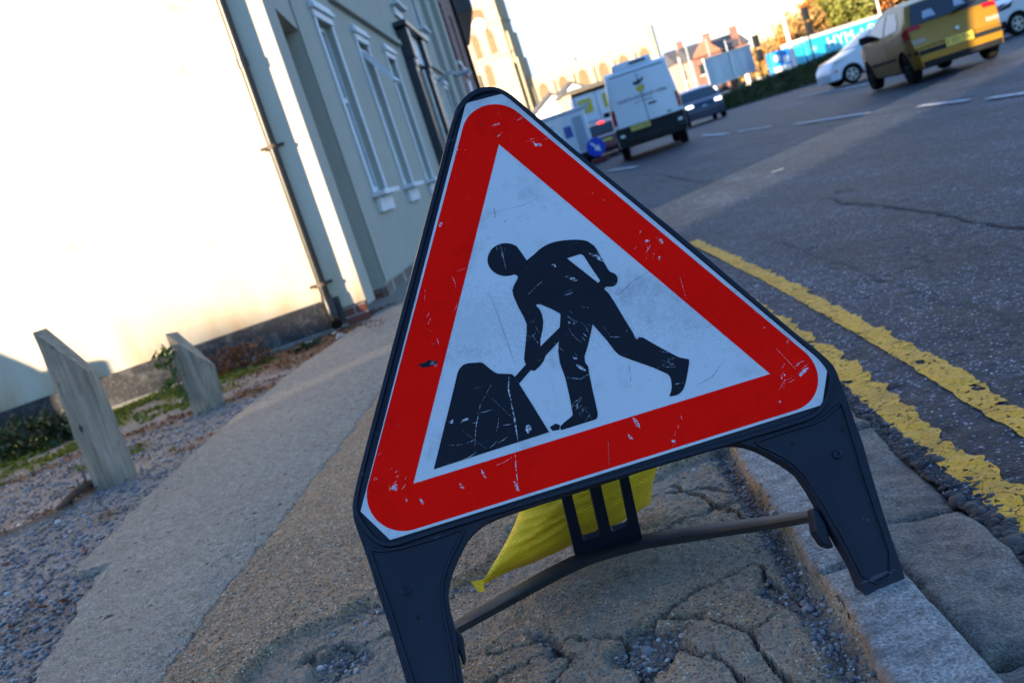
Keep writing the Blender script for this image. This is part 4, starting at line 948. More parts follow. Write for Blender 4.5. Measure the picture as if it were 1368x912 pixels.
# ------------------------------------------------------------------ unseen buildings added behind the viewpoint, sized to shade the foreground
AZ = R(48); EL = R(11.0)
U = Vector((math.sin(AZ), math.cos(AZ), 0)); V_ = Vector((-math.cos(AZ), math.sin(AZ), 0))
def uv(u, v, z=0): return U*u+V_*v+Vector((0, 0, z))
def house_uv(name, lab, u0, u1, v0, v1, h, mat, cols, rows, pitched=0):
    o = empty(name, uv((u0+u1)/2, (v0+v1)/2), lab, 'building')
    T = lambda s, z, d=0: uv(u1+d, v1-s, z); hs = []
    L = v1-v0
    for c in range(cols):
        for r in range(rows):
            w = L/cols; hh = (h-.8)/rows; hs.append((c*w+w*.3, c*w+w*.7, .5+r*hh+hh*.25, .5+r*hh+hh*.8))
    wall(T, 0, L, -.1, h, hs).build('wall', mat, o)
    mb = MB(); mb.box(u0, u1-.3, v0, v1, -.1, h, lambda u, v, z: uv(u, v, z)); mb.build('back_wall', mat, o)
    for q in hs:
        mb = MB(); mb.add([T(q[0], q[2], -.1), T(q[1], q[2], -.1), T(q[1], q[3], -.1), T(q[0], q[3], -.1)], [(0, 1, 2, 3)]); mb.build('window', MT['win_glass'], o)
    mb = MB(); mb.box(u0-.2, u1+.2, v0, v1, h, h+.25, lambda u, v, z: uv(u, v, z)); mb.build('roof', MT['slate'], o)
    return o
ZS = .12; UO = -44.0; HS = ZS+math.tan(EL)*(5.0-UO)
house_uv('shade_block', 'tall unseen brick block added behind the viewpoint to shade the foreground', -56, UO, -46, 5.25, HS+7.5, MT['brick'], 10, 5)
house_uv('shade_house', 'unseen brick house added behind the viewpoint to shade the wall foot, the taller of the pair', -54, UO, 5.3, 7.9, HS-.25, MT['brick'], 2, 3)
house_uv('shade_house', 'unseen low brick house added behind the viewpoint to shape the shade edge, the lower of the pair', -54, UO, 7.95, 8.9, HS-1.1, MT['brick_buff'], 1, 3)

# ------------------------------------------------------------------ wooden posts
def post(pts, lab, seed):
    """pts: front face TL,TR,BR,BL then side TR,BR then top back-left, each (px,py,Y)"""
    P = [A(*p) for p in pts]; TL, TR, BR, BL, STR, SBR, TBL = P
    BL.z = min(BL.z, -.02); BR.z = min(BR.z, -.02); SBR.z = min(SBR.z, -.02)
    o = empty('wooden_post', ((BL.x+SBR.x)/2, (BL.y+SBR.y)/2, 0), lab, 'post', group='slant topped wooden posts')
    BBL = BL+(SBR-BR); v = []; f = []
    n = 14
    def quad(a, b, c, d, m=6):
        k = len(v)
        for j in range(n+1):
            for i in range(m+1):
                p = a.lerp(b, i/m).lerp(d.lerp(c, i/m), j/n); e = noise.noise(p*14+Vector((seed, 0, 0)))*.004; v.append(p+Vector((e, e, 0)))
        for j in range(n):
            for i in range(m): f.append((k+j*(m+1)+i, k+j*(m+1)+i+1, k+(j+1)*(m+1)+i+1, k+(j+1)*(m+1)+i))
    quad(BL, BR, TR, TL); quad(BR, SBR, STR, TR, 3); quad(TL, TR, STR, TBL, 4); quad(SBR, BBL, TBL, STR); quad(BBL, BL, TL, TBL, 3)
    obj('post', v, f, MT['wood'], o, smooth=40)
    return o
post([(44, 444, 4.84), (117, 496, 4.84), (165, 646, 4.84), (129, 658, 4.84), (127.5, 493, 4.97), (185, 634, 4.97), (62, 438, 4.97)], 'tall weathered wooden post with a slanted top, nearest on the gravel', 1)
post([(221, 446, 6.35), (266, 477, 6.35), (276, 550, 6.35), (257, 552, 6.35), (287, 487, 6.5), (302, 542, 6.5), (237, 443, 6.5)], 'short wooden post with a split slanted top and vine leaves on its side', 2)
def vine():
    o = empty('climbing_plant', A(240, 520, 6.35)*1.0, 'green leafy vine climbing the left side of the short post', 'plant')
    mb = MB(); pts = [A(*p, 6.33) for p in [(250, 535), (238, 510), (229, 488), (222, 468), (216, 460)]]; mb.tube(pts, .006, 5); mb.tube([pts[1], A(222, 512, 6.3), A(216, 522, 6.3)], .004, 5); mb.tube([pts[2], A(218, 486, 6.3), A(211, 478, 6.3)], .004, 5); mb.build('stem', MT['bark'], o)
    P = []
    for a, b, k in [((250, 535), (222, 468), 26), ((238, 510), (216, 522), 9), ((229, 488), (211, 478), 9), ((222, 468), (214, 470), 6), ((232, 505), (226, 515), 8)]:
        for _ in range(k):
            t = random.random(); p = A(a[0]+(b[0]-a[0])*t, a[1]+(b[1]-a[1])*t, 6.28); P.append((p.x+random.gauss(-.01, .018), p.y+random.gauss(0, .03), p.z+random.gauss(0, .018)))
    Vv, Ff = leaf_quads(np.array(P), .021, elong=1.7); off = np.array(o.location); tri_obj('leaves', Vv-off, Ff, MT['leaf'], o)
vine()
def bush(name, c, rad, n, mat, lab, cat, size, twigs=5, group=None):
    o = empty(name, (c.x, c.y, 0), lab, cat, group=group)
    P = rng.normal(size=(n, 3)); P /= np.linalg.norm(P, axis=1)[:, None]; P *= rng.uniform(.35, 1, (n, 1))**.5
    P = P*(1+.35*np.array([noise.noise(Vector(p*2.2)) for p in P])[:, None])*np.array(rad); P[:, 2] = np.abs(P[:, 2])
    Vv, Ff = leaf_quads(P+np.array([0, 0, c.z]), size); tri_obj('leaves', Vv, Ff, mat, o)
    mb = MB()
    for k in range(twigs):
        a = k*2.4; mb.tube([(0, 0, c.z-.02), (rad[0]*.45*math.cos(a), rad[1]*.45*math.sin(a), c.z+rad[2]*.5), (rad[0]*.8*math.cos(a), rad[1]*.8*math.sin(a), c.z+rad[2]*.9)], [.009, .006, .003], 5)
    mb.build('stem', MT['bark'], o, world=False)
b0 = A(35, 585, 7.15); b0.z = 0; bush('shrub', b0, (.40, .25, .26), 900, MT['leaf_dark'], 'low dark green shrub against the plinth beyond the tall post', 'shrub', .022)
b1 = A(84, 562, 7.2); b1.z = 0; bush('shrub', b1, (.13, .12, .2), 220, MT['leaf_dark'], 'small dark weed tuft just beside the tall post at the plinth', 'shrub', .02)
b2 = A(322, 486, 7.9); b2.z = 0; bush('dead_shrub', b2, (.30, .16, .22), 420, MT['litter'], 'tangle of rusty dead stems against the plinth behind the short post', 'shrub', .018, 12)
b3 = A(412, 465, 7.9); b3.z = -.01; bush('weed_clump', b3, (.16, .12, .05), 160, MT['leaf_dark'], 'flat green weed clump at the plinth below the downpipe', 'weed', .02)
# dead root beside the tall post, stick and leaf on the ground
mb = MB(); g = lambda x, y, z=.02: G(x, y, 0)+Vector((0, 0, z))
mb.tube([g(80, 684), g(100, 668, .03), g(118, 657, .035), g(131, 650, .03)], [.012, .02, .024, .016], 7); mb.tube([g(108, 662, .03), A(98, 650, g(108, 662).y), A(88, 652, g(108, 662).y)], [.008, .006, .003], 5); mb.tube([g(116, 658, .03), A(114, 640, g(116, 658).y), A(111, 632, g(116, 658).y)], [.008, .006, .003], 5); mb.tube([g(104, 664, .03), A(106, 652, g(104, 664).y), A(103, 640, g(104, 664).y)], [.006, .005, .003], 5)
o = mb.build('tree_root', simple('dead_root', (.085, .05, .03), .9, .4, 20), smooth=60); settag(o, 'dead brown root with upright twigs at the foot of the tall post', 'root')
mb = MB(); mb.tube([g(131, 787, .012), g(140, 775, .016), g(148, 761, .014)], [.003, .004, .0025], 6); o = mb.build('stick', simple('pale_twig', (.42, .36, .28), .8), smooth=60); settag(o, 'thin pale stick lying in the notch of the concrete strip', 'stick')
p = g(115, 738, .008); mb = MB(); mb.add([p+Vector((-.016, -.012, 0)), p+Vector((.014, -.014, .006)), p+Vector((.018, .012, 0)), p+Vector((-.01, .016, .008))], [(0, 1, 2, 3)]); o = mb.build('fallen_leaf', simple('red_leaf', (.26, .05, .02), .7)); settag(o, 'small red fallen leaf on the grey gravel', 'leaf')
p = g(150, 837, .03); mb = MB(); mb.add([p+Vector((-.016, -.006, 0)), p+Vector((.0, -.009, .006)), p+Vector((.02, .004, 0)), p+Vector((-.002, .008, .006))], [(0, 1, 2, 3)]); o = mb.build('fallen_leaf', simple('brown_leaf', (.12, .06, .03), .7)); settag(o, 'curled brown fallen leaf on the concrete strip', 'leaf')
for i, q in enumerate([(455, 452), (447, 448), (413, 462), (335, 492)]):
    pp = G(*q); gg = scatter_stones('stone', [(pp.x, pp.y, .015)], [(.055, .04, .05, .03)[i]], simple('pale_rubble', (.3, .29, .27), .9)); settag(gg, ['pale lump of rubble at the foot of the downpipe', 'rounded rubble stone just left of the downpipe foot', 'white pebble among the weeds by the plinth', 'small stone below the dead stems at the plinth'][i], 'stone')
# ------------------------------------------------------------------ vehicles
class Car:
    def __init__(s, name, label, cat, loc, rz_, prof, W, zb, arches, belt, tum=.8, paint=None, group=None, front_round=.16, rear_round=.10, crown=.03, bev=.05, ztop=None):
        s.root = empty(name, loc, label, cat, rz_, group); s.prof = prof; s.W = W; s.zb = zb; s.belt = belt; s.tum = tum; s.crown = crown
        s.yf = max(p[0] for p in prof); s.yr = min(p[0] for p in prof); s.zt = ztop or max(p[1] for p in prof); s.fr, s.rr = front_round, rear_round
        ys = {p[0] for p in prof} | set(np.linspace(s.yr, s.yf, 46).tolist())
        for ya, r, zc in arches: ys |= {ya+(r-1e-4)*math.cos(math.pi*k/14) for k in range(15)}
        ys = sorted(ys, reverse=True); ys = [y for i, y in enumerate(ys) if i == 0 or abs(y-ys[i-1]) > 2e-3]
        pr = sorted(prof); py = [p[0] for p in pr]; pz = [p[1] for p in pr]
        N = 12; M_ = 10; V = []; F = []; ids = {}
        def bot(y):
            b = zb
            for ya, r, zc in arches:
                if abs(y-ya) < r: b = max(b, zc+math.sqrt(max(0, r*r-(y-ya)**2)))
            return b
        cols = []
        for y in ys:
            zt = float(np.interp(y, py, pz)); b = min(bot(y), zt-.02)
            cols.append([(y, b+(zt-b)*j/N) for j in range(N+1)])
        def vid(x, y, z): V.append((x, y, z)); return len(V)-1
        L = [[vid(-s.hw(*q), *q) for q in c] for c in cols]; Rr = [[vid(s.hw(*q), *q) for q in c] for c in cols]
        for i in range(len(cols)-1):
            for j in range(N):
                F.append((L[i][j], L[i][j+1], L[i+1][j+1], L[i+1][j])); F.append((Rr[i][j], Rr[i+1][j], Rr[i+1][j+1], Rr[i][j+1]))
        out = [(0, j) for j in range(N+1)]+[(i, N) for i in range(1, len(cols))]+[(len(cols)-1, j) for j in range(N-1, -1, -1)]
        pts = [cols[i][j] for i, j in out]; rows = []
        for k, (i, j) in enumerate(out):
            a = pts[max(k-1, 0)]; b = pts[min(k+1, len(pts)-1)]; ty, tz = b[0]-a[0], b[1]-a[1]; l = math.hypot(ty, tz) or 1; ny, nz = -tz/l*-1, ty/l*-1
            row = [L[i][j]]
            for m in range(1, M_):
                t = -1+2*m/M_; row.append(vid(t*s.hw(*pts[k]), pts[k][0]+ny*crown*(1-t*t), pts[k][1]+nz*crown*(1-t*t)))
            row.append(Rr[i][j]); rows.append(row)
        for k in range(len(rows)-1):
            for m in range(M_): F.append((rows[k][m], rows[k][m+1], rows[k+1][m+1], rows[k+1][m]))
        s.body = obj('body', V, F, paint, s.root, smooth=42, world=False, bevel=bev, seg=3)
        # dark underside and wheel wells
        mb = MB(); w = W/2*.86
        for y0, y1, z0, z1 in [(s.yr+.12, s.yf-.12, zb-.03, zb+.10)]: mb.box(-w, w, y0, y1, z0, z1)
        for ya, r, zc in arches: mb.box(-w, w, ya-r*.98, ya+r*.98, zb+.0, zc+r*.96)
        mb.build('underside', MT['trim'], s.root, world=False)
    def hw(s, y, z):
        h = s.W/2; e = s.yf-y; k = 1.0
        if e < .7: k -= s.fr*(1-max(e, 0)/.7)**2
        e = y-s.yr
        if e < .5: k -= s.rr*(1-max(e, 0)/.5)**2
        if z < .55: k *= 1-.06*((.55-z)/.4)**2
        if z > s.belt: k *= 1-(1-s.tum)*(min(1, (z-s.belt)/(s.zt-s.belt)))**1.25
        return h*k
    def o_pt(s, a, b, f, t, off):
        y = a[0]+(b[0]-a[0])*f; z = a[1]+(b[1]-a[1])*f; ty, tz = b[0]-a[0], b[1]-a[1]; l = math.hypot(ty, tz); ny, nz = tz/l, -ty/l
        c = s.crown*(1-min(1, abs(t))**2)+off; return (t*s.hw(y, z), y+ny*c, z+nz*c)
    def strip(s, name, mat, a, b, f0, f1, t0, t1, off=.012, t0b=None, t1b=None, parent=None, nx=10, ny=4):
        """patch on the top/front/rear strip between profile points a and b"""
        t0b = t0 if t0b is None else t0b; t1b = t1 if t1b is None else t1b; v = []; f = []
        for j in range(ny+1):
            q = j/ny; ta, tb = t0+(t0b-t0)*q, t1+(t1b-t1)*q
            for i in range(nx+1): v.append(s.o_pt(a, b, f0+(f1-f0)*q, ta+(tb-ta)*i/nx, off))
        for j in range(ny):
            for i in range(nx): k = j*(nx+1)+i; f.append((k, k+1, k+nx+2, k+nx+1))
        return obj(name, v, f, mat, parent or s.root, smooth=60, world=False)
    def side(s, name, mat, poly, off=.008, sides=(-1, 1), parent=None):
        res = []
        for sd in sides:
            # subdivide edges so the patch follows the body
            P = []
            for i in range(len(poly)):
                a, b = poly[i], poly[(i+1) % len(poly)]
                for k in range(4): P.append((a[0]+(b[0]-a[0])*k/4, a[1]+(b[1]-a[1])*k/4))
            mb = MB(); mb.prism(P, 0, lambda y, z, d: (sd*(s.hw(y, z)+off), y, z)); res.append(mb.build(name, mat, parent or s.root, world=False))
        return res
    def wheels(s, ys, r, w=.20, inset=.02, spokes=5, hub=None):
        for ya in ys:
            for sd in (-1, 1):
                x0 = sd*(s.W/2-inset)
                prof = [(0, -w), (r*.72, -w), (r*.95, -w*.95), (r, -w*.75), (r, -w*.25), (r*.95, -w*.05), (r*.70, 0), (r*.66, -.015), (r*.64, -.05)]
                n = 28; v = []; f = []
                for rr, d in prof: v += [(x0+sd*d, ya+rr*math.cos(2*math.pi*k/n), r+rr*math.sin(2*math.pi*k/n)) for k in range(n)]
                for i in range(len(prof)-1):
                    for k in range(n): f.append((i*n+k, i*n+(k+1) % n, (i+1)*n+(k+1) % n, (i+1)*n+k))
                wh = obj('wheel', v, f, MT['tyre'], s.root, smooth=50, world=False)
                mb = MB(); v = []; T = lambda a, b, d: (x0+sd*(d-.02), ya+a, r+b)
                ring = [(r*.66*math.cos(2*math.pi*k/n), r*.66*math.sin(2*math.pi*k/n)) for k in range(n)]; inn = [(r*.56*math.cos(2*math.pi*k/n), r*.56*math.sin(2*math.pi*k/n)) for k in range(n)]
                mb.prism(ring, .03, T, holes=[inn])
                for q in range(spokes):
                    a = 2*math.pi*q/spokes+.3; c, sn = math.cos(a), math.sin(a); wq = r*.10
                    mb.prism([(c*r*.1-sn*wq, sn*r*.1+c*wq), (c*r*.1+sn*wq, sn*r*.1-c*wq), (c*r*.58+sn*wq*.8, sn*r*.58-c*wq*.8), (c*r*.58-sn*wq*.8, sn*r*.58+c*wq*.8)], .02, T)
                mb.prism([(r*.16*math.cos(2*math.pi*k/10), r*.16*math.sin(2*math.pi*k/10)) for k in range(10)], .02, lambda a, b, d: (x0+sd*(d-.012), ya+a, r+b))
                mb.build('rim', MT['rim'] if hub is None else hub, wh, world=False)
                mb = MB(); mb.prism(inn, .02, lambda a, b, d: (x0+sd*(d-.05), ya+a, r+b)); mb.build('brake_disc', MT['trim'], wh, world=False)
    def plate(s, a, b, f0, f1, t0, t1, mat, txt, front=False, off=.02):
        p = s.strip('number_plate', mat, a, b, f0, f1, t0, t1, off, nx=8, ny=2)
        if txt:
            h = abs(f1-f0)*math.hypot(b[0]-a[0], b[1]-a[1]); tm = (t0+t1)/2; wd = abs(t1-t0)*s.W/2
            sg = -1 if front else 1
            def T(x, y): 
                return s.o_pt(a, b, (f0+f1)/2-sg*0+ (-(y)/math.hypot(b[0]-a[0], b[1]-a[1])) if not front else (f0+f1)/2+y/math.hypot(b[0]-a[0], b[1]-a[1]), tm+sg*x/(s.W/2), off+.006)
            v, f = text_mesh(txt, h*.80, T); obj('lettering', v, f, MT['ink'], p, world=False)
    def mirrors(s, y, z, mat, sides=(-1, 1)):
        for sd in sides:
            mb = MB(); x = sd*(s.hw(y, z)); mb.box(min(x-sd*.02, x+sd*.2), max(x-sd*.02, x+sd*.2), y-.06, y+.06, z-.02, z+.13); mb.build('mirror', mat, s.root, world=False, bevel=.03, seg=3, smooth=60)

HATCH = [(1.82, .46), (1.79, .62), (1.62, .80), (1.05, .97), (.92, 1.01), (.18, 1.42), (-.25, 1.49), (-1.0, 1.47), (-1.36, 1.40), (-1.64, .99), (-1.70, .90), (-1.76, .60), (-1.84, .56), (-1.85, .46)]
# gold hatchback
yl = A(1226, 112, 18.6); yr_ = A(1325, 78, 19.0)
yc = Vector(((yl.x+yr_.x)/2+.17, 20.1, 0)); yc.z = float(rz(yc.x, yc.y))
c = Car('parked_car', 'gold small hatchback seen from behind in the far lane, yellow rear number plate', 'car', yc, R(-7), HATCH, 1.66, .24, [(1.18, .34, .29), (-1.18, .34, .29)], .96, .74, MT['p_gold'], bev=.085)
c.wheels((1.18, -1.18), .29, hub=MT['trim'])
A1, A2 = (-1.36, 1.40), (-1.64, .99); B1, B2 = (-1.70, .90), (-1.76, .60)
rw = c.strip('rear_window', MT['car_glass'], A1, A2, .06, .97, -.84, .84, .014, -.90, .90)
c.strip('seat_glimpse', MT['panel_grey'], A1, A2, .48, .80, -.56, -.34, .017, -.60, -.30, parent=rw); c.strip('seat_glimpse', MT['panel_grey'], A1, A2, .38, .72, .22, .36, .017, .16, .42, parent=rw)
mb = MB(); mb.tube([c.o_pt(A1, A2, 1.0, .02, .04), c.o_pt(A1, A2, .86, .30, .045), c.o_pt(A1, A2, .78, .62, .04)], [.02, .014, .01], 6); mb.build('wiper', MT['trim'], rw, world=False)
for sd in (-1, 1):
    t = c.strip('tail_light', MT['lamp_red'], (-1.64, .99), B2, -.05, .50, sd*.70, sd*1.0, .02, sd*.72, sd*1.0); c.side('lamp_wrap', MT['lamp_red'], [(-1.66, 1.0), (-1.42, .93), (-1.46, .80), (-1.73, .78)], .012, (sd,), t)
    c.strip('reversing_lamp', simple('beige_lamp', (.26, .23, .16), .3), (-1.64, .99), B2, .52, .80, sd*.70, sd*1.0, .016)
c.strip('bumper_strip', MT['trim'], (-1.84, .56), (-1.85, .46), .15, 1.0, -.99, .99, .014)
c.strip('bumper_base', MT['trim'], (-1.85, .46), (-1.85, .24), .55, 1.0, -.97, .97, .012)
c.side('bumper_strip', MT['trim'], [(-1.84, .56), (-1.50, .56), (-1.50, .50), (-1.84, .49)], .008)
c.plate((-1.84, .62), (-1.86, .40), .0, .68, -.36, .30, MT['plate_y'], 'Y 371 TAL', off=.035)
mb = MB(); mb.tube([c.o_pt(B1, B2, .55, .02, .02), c.o_pt(B1, B2, .55, .02, .05)], .035, 10); mb.build('badge', MT['lamp_clear'], c.root, world=False)
for p_ in ([(.72, 1.0), (.30, 1.30), (-.02, 1.37), (-.30, 1.37), (-.30, 1.0)], [(-.40, 1.0), (-.40, 1.37), (-.92, 1.34), (-1.16, 1.14), (-1.14, 1.04)]): c.side('side_window', MT['car_glass'], p_)
c.side('door_seam', MT['trim'], [(-.335, .36), (-.335, .98), (-.352, .98), (-.352, .36)], .004); c.side('sill_trim', MT['trim'], [(.80, .52), (-.80, .54), (-.80, .48), (.80, .46)], .01)
c.mirrors(.62, 1.0, MT['trim']); c.strip('windscreen', MT['car_glass'], (.92, 1.01), (.18, 1.42), .05, .97, -.9, .9, .012, -.86, .86)
# white hatchback, front towards us
wf = A(1142, 108, 31.5); wc = Vector((wf.x+1.21, wf.y+.79, 0)); wc.z = float(rz(wc.x, wc.y))
def front_kit(c, lamp, plate='', grille=True, fogs=True):
    c.strip('windscreen', MT['car_glass'], (.92, 1.01), (.18, 1.42), .05, .97, -.92, .92, .012, -.88, .88)
    for sd in (-1, 1):
        h = c.strip('headlight', lamp, (1.62, .80), (1.05, .97), -.12, .42, sd*.62, sd*.98, .02, sd*.72, sd*1.0, ny=6)
        c.side('lamp_wrap', lamp, [(1.70, .72), (1.60, .80), (1.22, .90), (1.34, .76)], .012, (sd,), h)
        if fogs: c.strip('fog_lamp', MT['trim'], (1.82, .46), (1.82, .26), -.1, .55, sd*.62, sd*.90, .022)
    if grille: c.strip('grille', MT['trim'], (1.79, .62), (1.82, .30), .10, .92, -.50, .50, .02, -.42, .42)
    if plate is not None: c.plate((1.79, .62), (1.82, .46), .2, .9, -.3, .3, MT['plate_w'], plate, front=True, off=.035)
    for p_ in ([(.72, 1.0), (.30, 1.30), (-.02, 1.37), (-.30, 1.37), (-.30, 1.0)], [(-.40, 1.0), (-.40, 1.37), (-.92, 1.34), (-1.20, 1.10)]): c.side('side_window', MT['car_glass'], p_)
    c.mirrors(.62, 1.0, MT['p_white'])
c = Car('parked_car', 'white hatchback facing left in front of the hedge, partly behind the gold car', 'car', wc, R(88), HATCH, 1.66, .24, [(1.18, .34, .29), (-1.18, .34, .29)], .96, .80, MT['p_white']); c.wheels((1.18, -1.18), .29); front_kit(c, MT['lamp_clear'])
c.side('indicator', MT['lamp_amber'], [(1.74, .50), (1.62, .56), (1.60, .46)], .014); c.side('door_seam', MT['trim'], [(.62, .34), (.62, .96), (.605, .96), (.605, .34)], .004)
# two pale cars at the right edge
for i, (px, py, lab) in enumerate([(1362, 34, 'silver car behind the gold car at the right edge, dark bumper, nearer of the two'), (1345, 18, 'pale blue grey car farther off behind the gold car at the right edge')]):
    q = G(px, py+14, .0) if i == 0 else A(px, py+10, 34); q = A(px, py, (27.0, 33.0)[i]); q.z = float(rz(q.x, q.y)); q += Vector((1.0, .9, 0))
    c = Car('parked_car', lab, 'car', q, R(98), HATCH, 1.70, .24, [(1.18, .34, .29), (-1.18, .34, .29)], .96, .80, MT['p_silver'], group='cars at the right edge'); c.wheels((1.18, -1.18), .29); front_kit(c, MT['lamp_clear'] if i else MT['trim'])
    c.strip('bumper_base', MT['trim'], (1.82, .46), (1.82, .24), .05, 1.0, -.98, .98, .014); c.side('bumper_base', MT['trim'], [(1.8, .45), (1.52, .45), (1.52, .26), (1.8, .26)], .012)
# dark oncoming car with lit headlamps
SUV = [(2.05, .60), (2.0, .78), (1.80, .92), (1.15, 1.02), (1.0, 1.06), (.25, 1.50), (-.3, 1.60), (-1.3, 1.56), (-1.75, 1.45), (-2.0, 1.05), (-2.08, .6)]
s0 = A(950, 160, 45); sc = Vector((s0.x, 46.6, float(rz(s0.x, 46))))
c = Car('oncoming_car', 'dark blue oncoming car with bright headlamps beside the white van', 'car', sc, R(180-6), SUV, 1.86, .26, [(1.32, .37, .32), (-1.32, .37, .32)], 1.0, .80, MT['p_dark']); c.wheels((1.32, -1.32), .32)
c.strip('windscreen', MT['car_glass'], (1.0, 1.06), (.25, 1.50), .04, .97, -.92, .92, .012, -.88, .88)
for sd in (-1, 1):
    c.strip('headlight', MT['head_on'], (2.0, .78), (1.80, .92), -.1, .7, sd*.60, sd*.97, .02); c.strip('fog_lamp', MT['lamp_clear'], (2.05, .60), (2.05, .30), .25, .5, sd*.66, sd*.80, .02)
c.strip('grille', MT['trim'], (2.05, .60), (2.05, .30), .1, .9, -.55, .55, .02); c.strip('grille_bar', MT['lamp_clear'], (2.05, .60), (2.0, .78), .5, .8, -.14, .14, .025); c.plate((2.05, .62), (2.05, .44), .1, .9, -.30, .30, MT['plate_w'], '', front=True, off=.04); c.mirrors(.7, 1.05, MT['p_dark'])
c.strip('roof_panel', MT['p_silver'], (.25, 1.50), (-.3, 1.60), .05, 1.0, -.8, .8, .01)
for p_ in ([(.75, 1.05), (.30, 1.38), (-.40, 1.46), (-.40, 1.05)], [(-.5, 1.05), (-.5, 1.46), (-1.35, 1.42), (-1.65, 1.12)]): c.side('side_window', MT['car_glass'], p_)
# red car with brake lamps on
r0 = A(812, 195, 42); rc = Vector((r0.x+.12, 43.6, float(rz(r0.x, 43))))
c = Car('queueing_car', 'dark red car with its brake lamps lit, half hidden by the white van', 'car', rc, R(-4), HATCH, 1.70, .24, [(1.18, .34, .29), (-1.18, .34, .29)], .96, .80, MT['p_red']); c.wheels((1.18, -1.18), .29)
rw = c.strip('rear_window', MT['car_glass'], A1, A2, .06, .97, -.84, .84, .014, -.90, .90); c.strip('brake_light', MT['brake_on'], A1, A2, -.18, .06, -.20, .20, .03)
for sd in (-1, 1): t = c.strip('tail_light', MT['amber_on'] if sd < 0 else MT['brake_on'], (-1.64, .99), B2, .0, .62, sd*.70, sd*1.0, .02); c.side('lamp_wrap', MT['lamp_red'], [(-1.66, 1.0), (-1.42, .93), (-1.46, .80), (-1.73, .78)], .012, (sd,), t)
c.strip('tailgate_trim', MT['lamp_clear'], B1, B2, -.1, .1, -.5, .5, .02); c.plate(B1, B2, .45, .85, -.3, .3, MT['plate_y'], '', off=.02); c.strip('bumper_base', MT['trim'], (-1.85, .46), (-1.85, .24), .3, 1.0, -.97, .97, .012)
for p_ in ([(.72, 1.0), (.30, 1.30), (-.02, 1.37), (-.30, 1.37), (-.30, 1.0)],): c.side('side_window', MT['car_glass'], p_)
# white van
VAN = [(2.75, .55), (2.68, .95), (1.95, 1.22), (1.20, 2.02), (.70, 2.40), (.1, 2.52), (-2.35, 2.52), (-2.62, 2.46), (-2.70, 2.30), (-2.76, .80), (-2.80, .55)]
v0, v1 = A(845, 212, 29.0), A(915, 187, 29.0); vc = Vector(((v0.x+v1.x)/2+.38, 29.0+2.6, 0)); vc.z = float(rz(vc.x, vc.y))
c = Car('delivery_van', 'white high roof delivery van seen from behind, crest and lettering on its doors', 'van', vc, R(-9), VAN, 2.06, .38, [(1.9, .42, .36), (-1.65, .42, .36)], 1.25, .86, MT['p_white'], rear_round=.05, crown=.02, bev=.06); c.wheels((1.9, -1.65), .36, .24, .04, 5)
D1, D2 = (-2.70, 2.30), (-2.76, .80)
for sd in (-1, 1):
    d = c.strip('rear_door', MT['p_white'], D1, D2, -.0, 1.0, sd*.012 if sd > 0 else -.90, .90 if sd > 0 else -.012, .010)
    c.strip('window_panel', MT['panel_rib'] if False else MT['p_white'], D1, D2, .07, .44, sd*.10 if sd > 0 else -.80, .80 if sd > 0 else -.10, .022, parent=d)
    t = c.strip('tail_light', MT['lamp_red'], D1, D2, .55, .84, sd*.905, sd*1.0, .022); c.side('lamp_wrap', MT['lamp_red'], [(-2.74, 1.48), (-2.60, 1.48), (-2.60, 1.04), (-2.75, 1.04)], .012, (sd,), t)
    c.strip('reflector', MT['lamp_clear'], (-2.76, .80), (-2.80, .55), .25, .55, sd*.80, sd*.92, .03)
c.strip('door_gap', MT['trim'], D1, D2, .0, 1.0, -.010, .010, .014); c.strip('door_handle', MT['trim'], D1, D2, .60, .635, .10, .34, .03); c.strip('number_plate_lamp', MT['trim'], D1, D2, .85, .875, .55, .68, .03)
c.strip('bumper', MT['trim'], D2, (-2.80, .55), -.55, 1.0, -1.0, 1.0, .026); c.strip('bumper', MT['trim'], (-2.80, .55), (-2.80, .38), .0, 1.0, -1.0, 1.0, .024)
c.side('bumper', MT['trim'], [(-2.76, .92), (-2.15, .72), (-2.15, .40), (-2.79, .40)], .014)
c.plate(D2, (-2.80, .55), -.45, .15, -.58, .0, MT['plate_y'], 'YK16 ENV', off=.05)
c.strip('roof_seam', MT['trim'], (-2.62, 2.46), D1, .55, .72, -.88, .88, .012)
mb = MB(); mb.box(-.62, .55, -2.3, -1.2, 2.50, 2.72); mb.build('roof_vent', MT['p_white'], c.root, world=False, bevel=.08, seg=3, smooth=50)
mb = MB(); mb.box(-.10, .38, -2.325, -2.30, 2.60, 2.66); mb.build('roof_lamp', MT['trim'], c.root, world=False)
HD = math.hypot(D1[0]-D2[0], D1[1]-D2[1])
def TV(x, y): return c.o_pt(D1, D2, y/HD, x/(c.W/2), .030)
lg = MB()
def crest(mat, poly, nm): 
    m2 = MB(); m2.prism(poly, 0, lambda a, b, d: TV(a, b)); m2.build(nm, mat, c.root, world=False)
crest(MT['ink'], [(-.17, .20), (-.08, .24), (0, .16), (.06, .22), (.16, .14), (.17, .22), (.06, .30), (-.10, .33), (-.18, .30)], 'crest'); crest(MT['yellow_logo'], [(-.14, .38), (.10, .36), (.06, .50), (-.03, .54), (-.11, .50)], 'crest'); crest(MT['green_ink'], [(.10, .36), (.15, .36), (.12, .48), (.05, .54), (.06, .50)], 'crest')
v, f = text_mesh('NORTH MOOR OF YORK', .135, lambda x, y: TV(x*1.0, .66-y)); obj('lettering', v, f, MT['ink'], c.root, world=False)
v, f = text_mesh('est. in Yorkshire', .085, lambda x, y: TV(x, .79-y)); obj('lettering', v, f, MT['ink'], c.root, world=False)
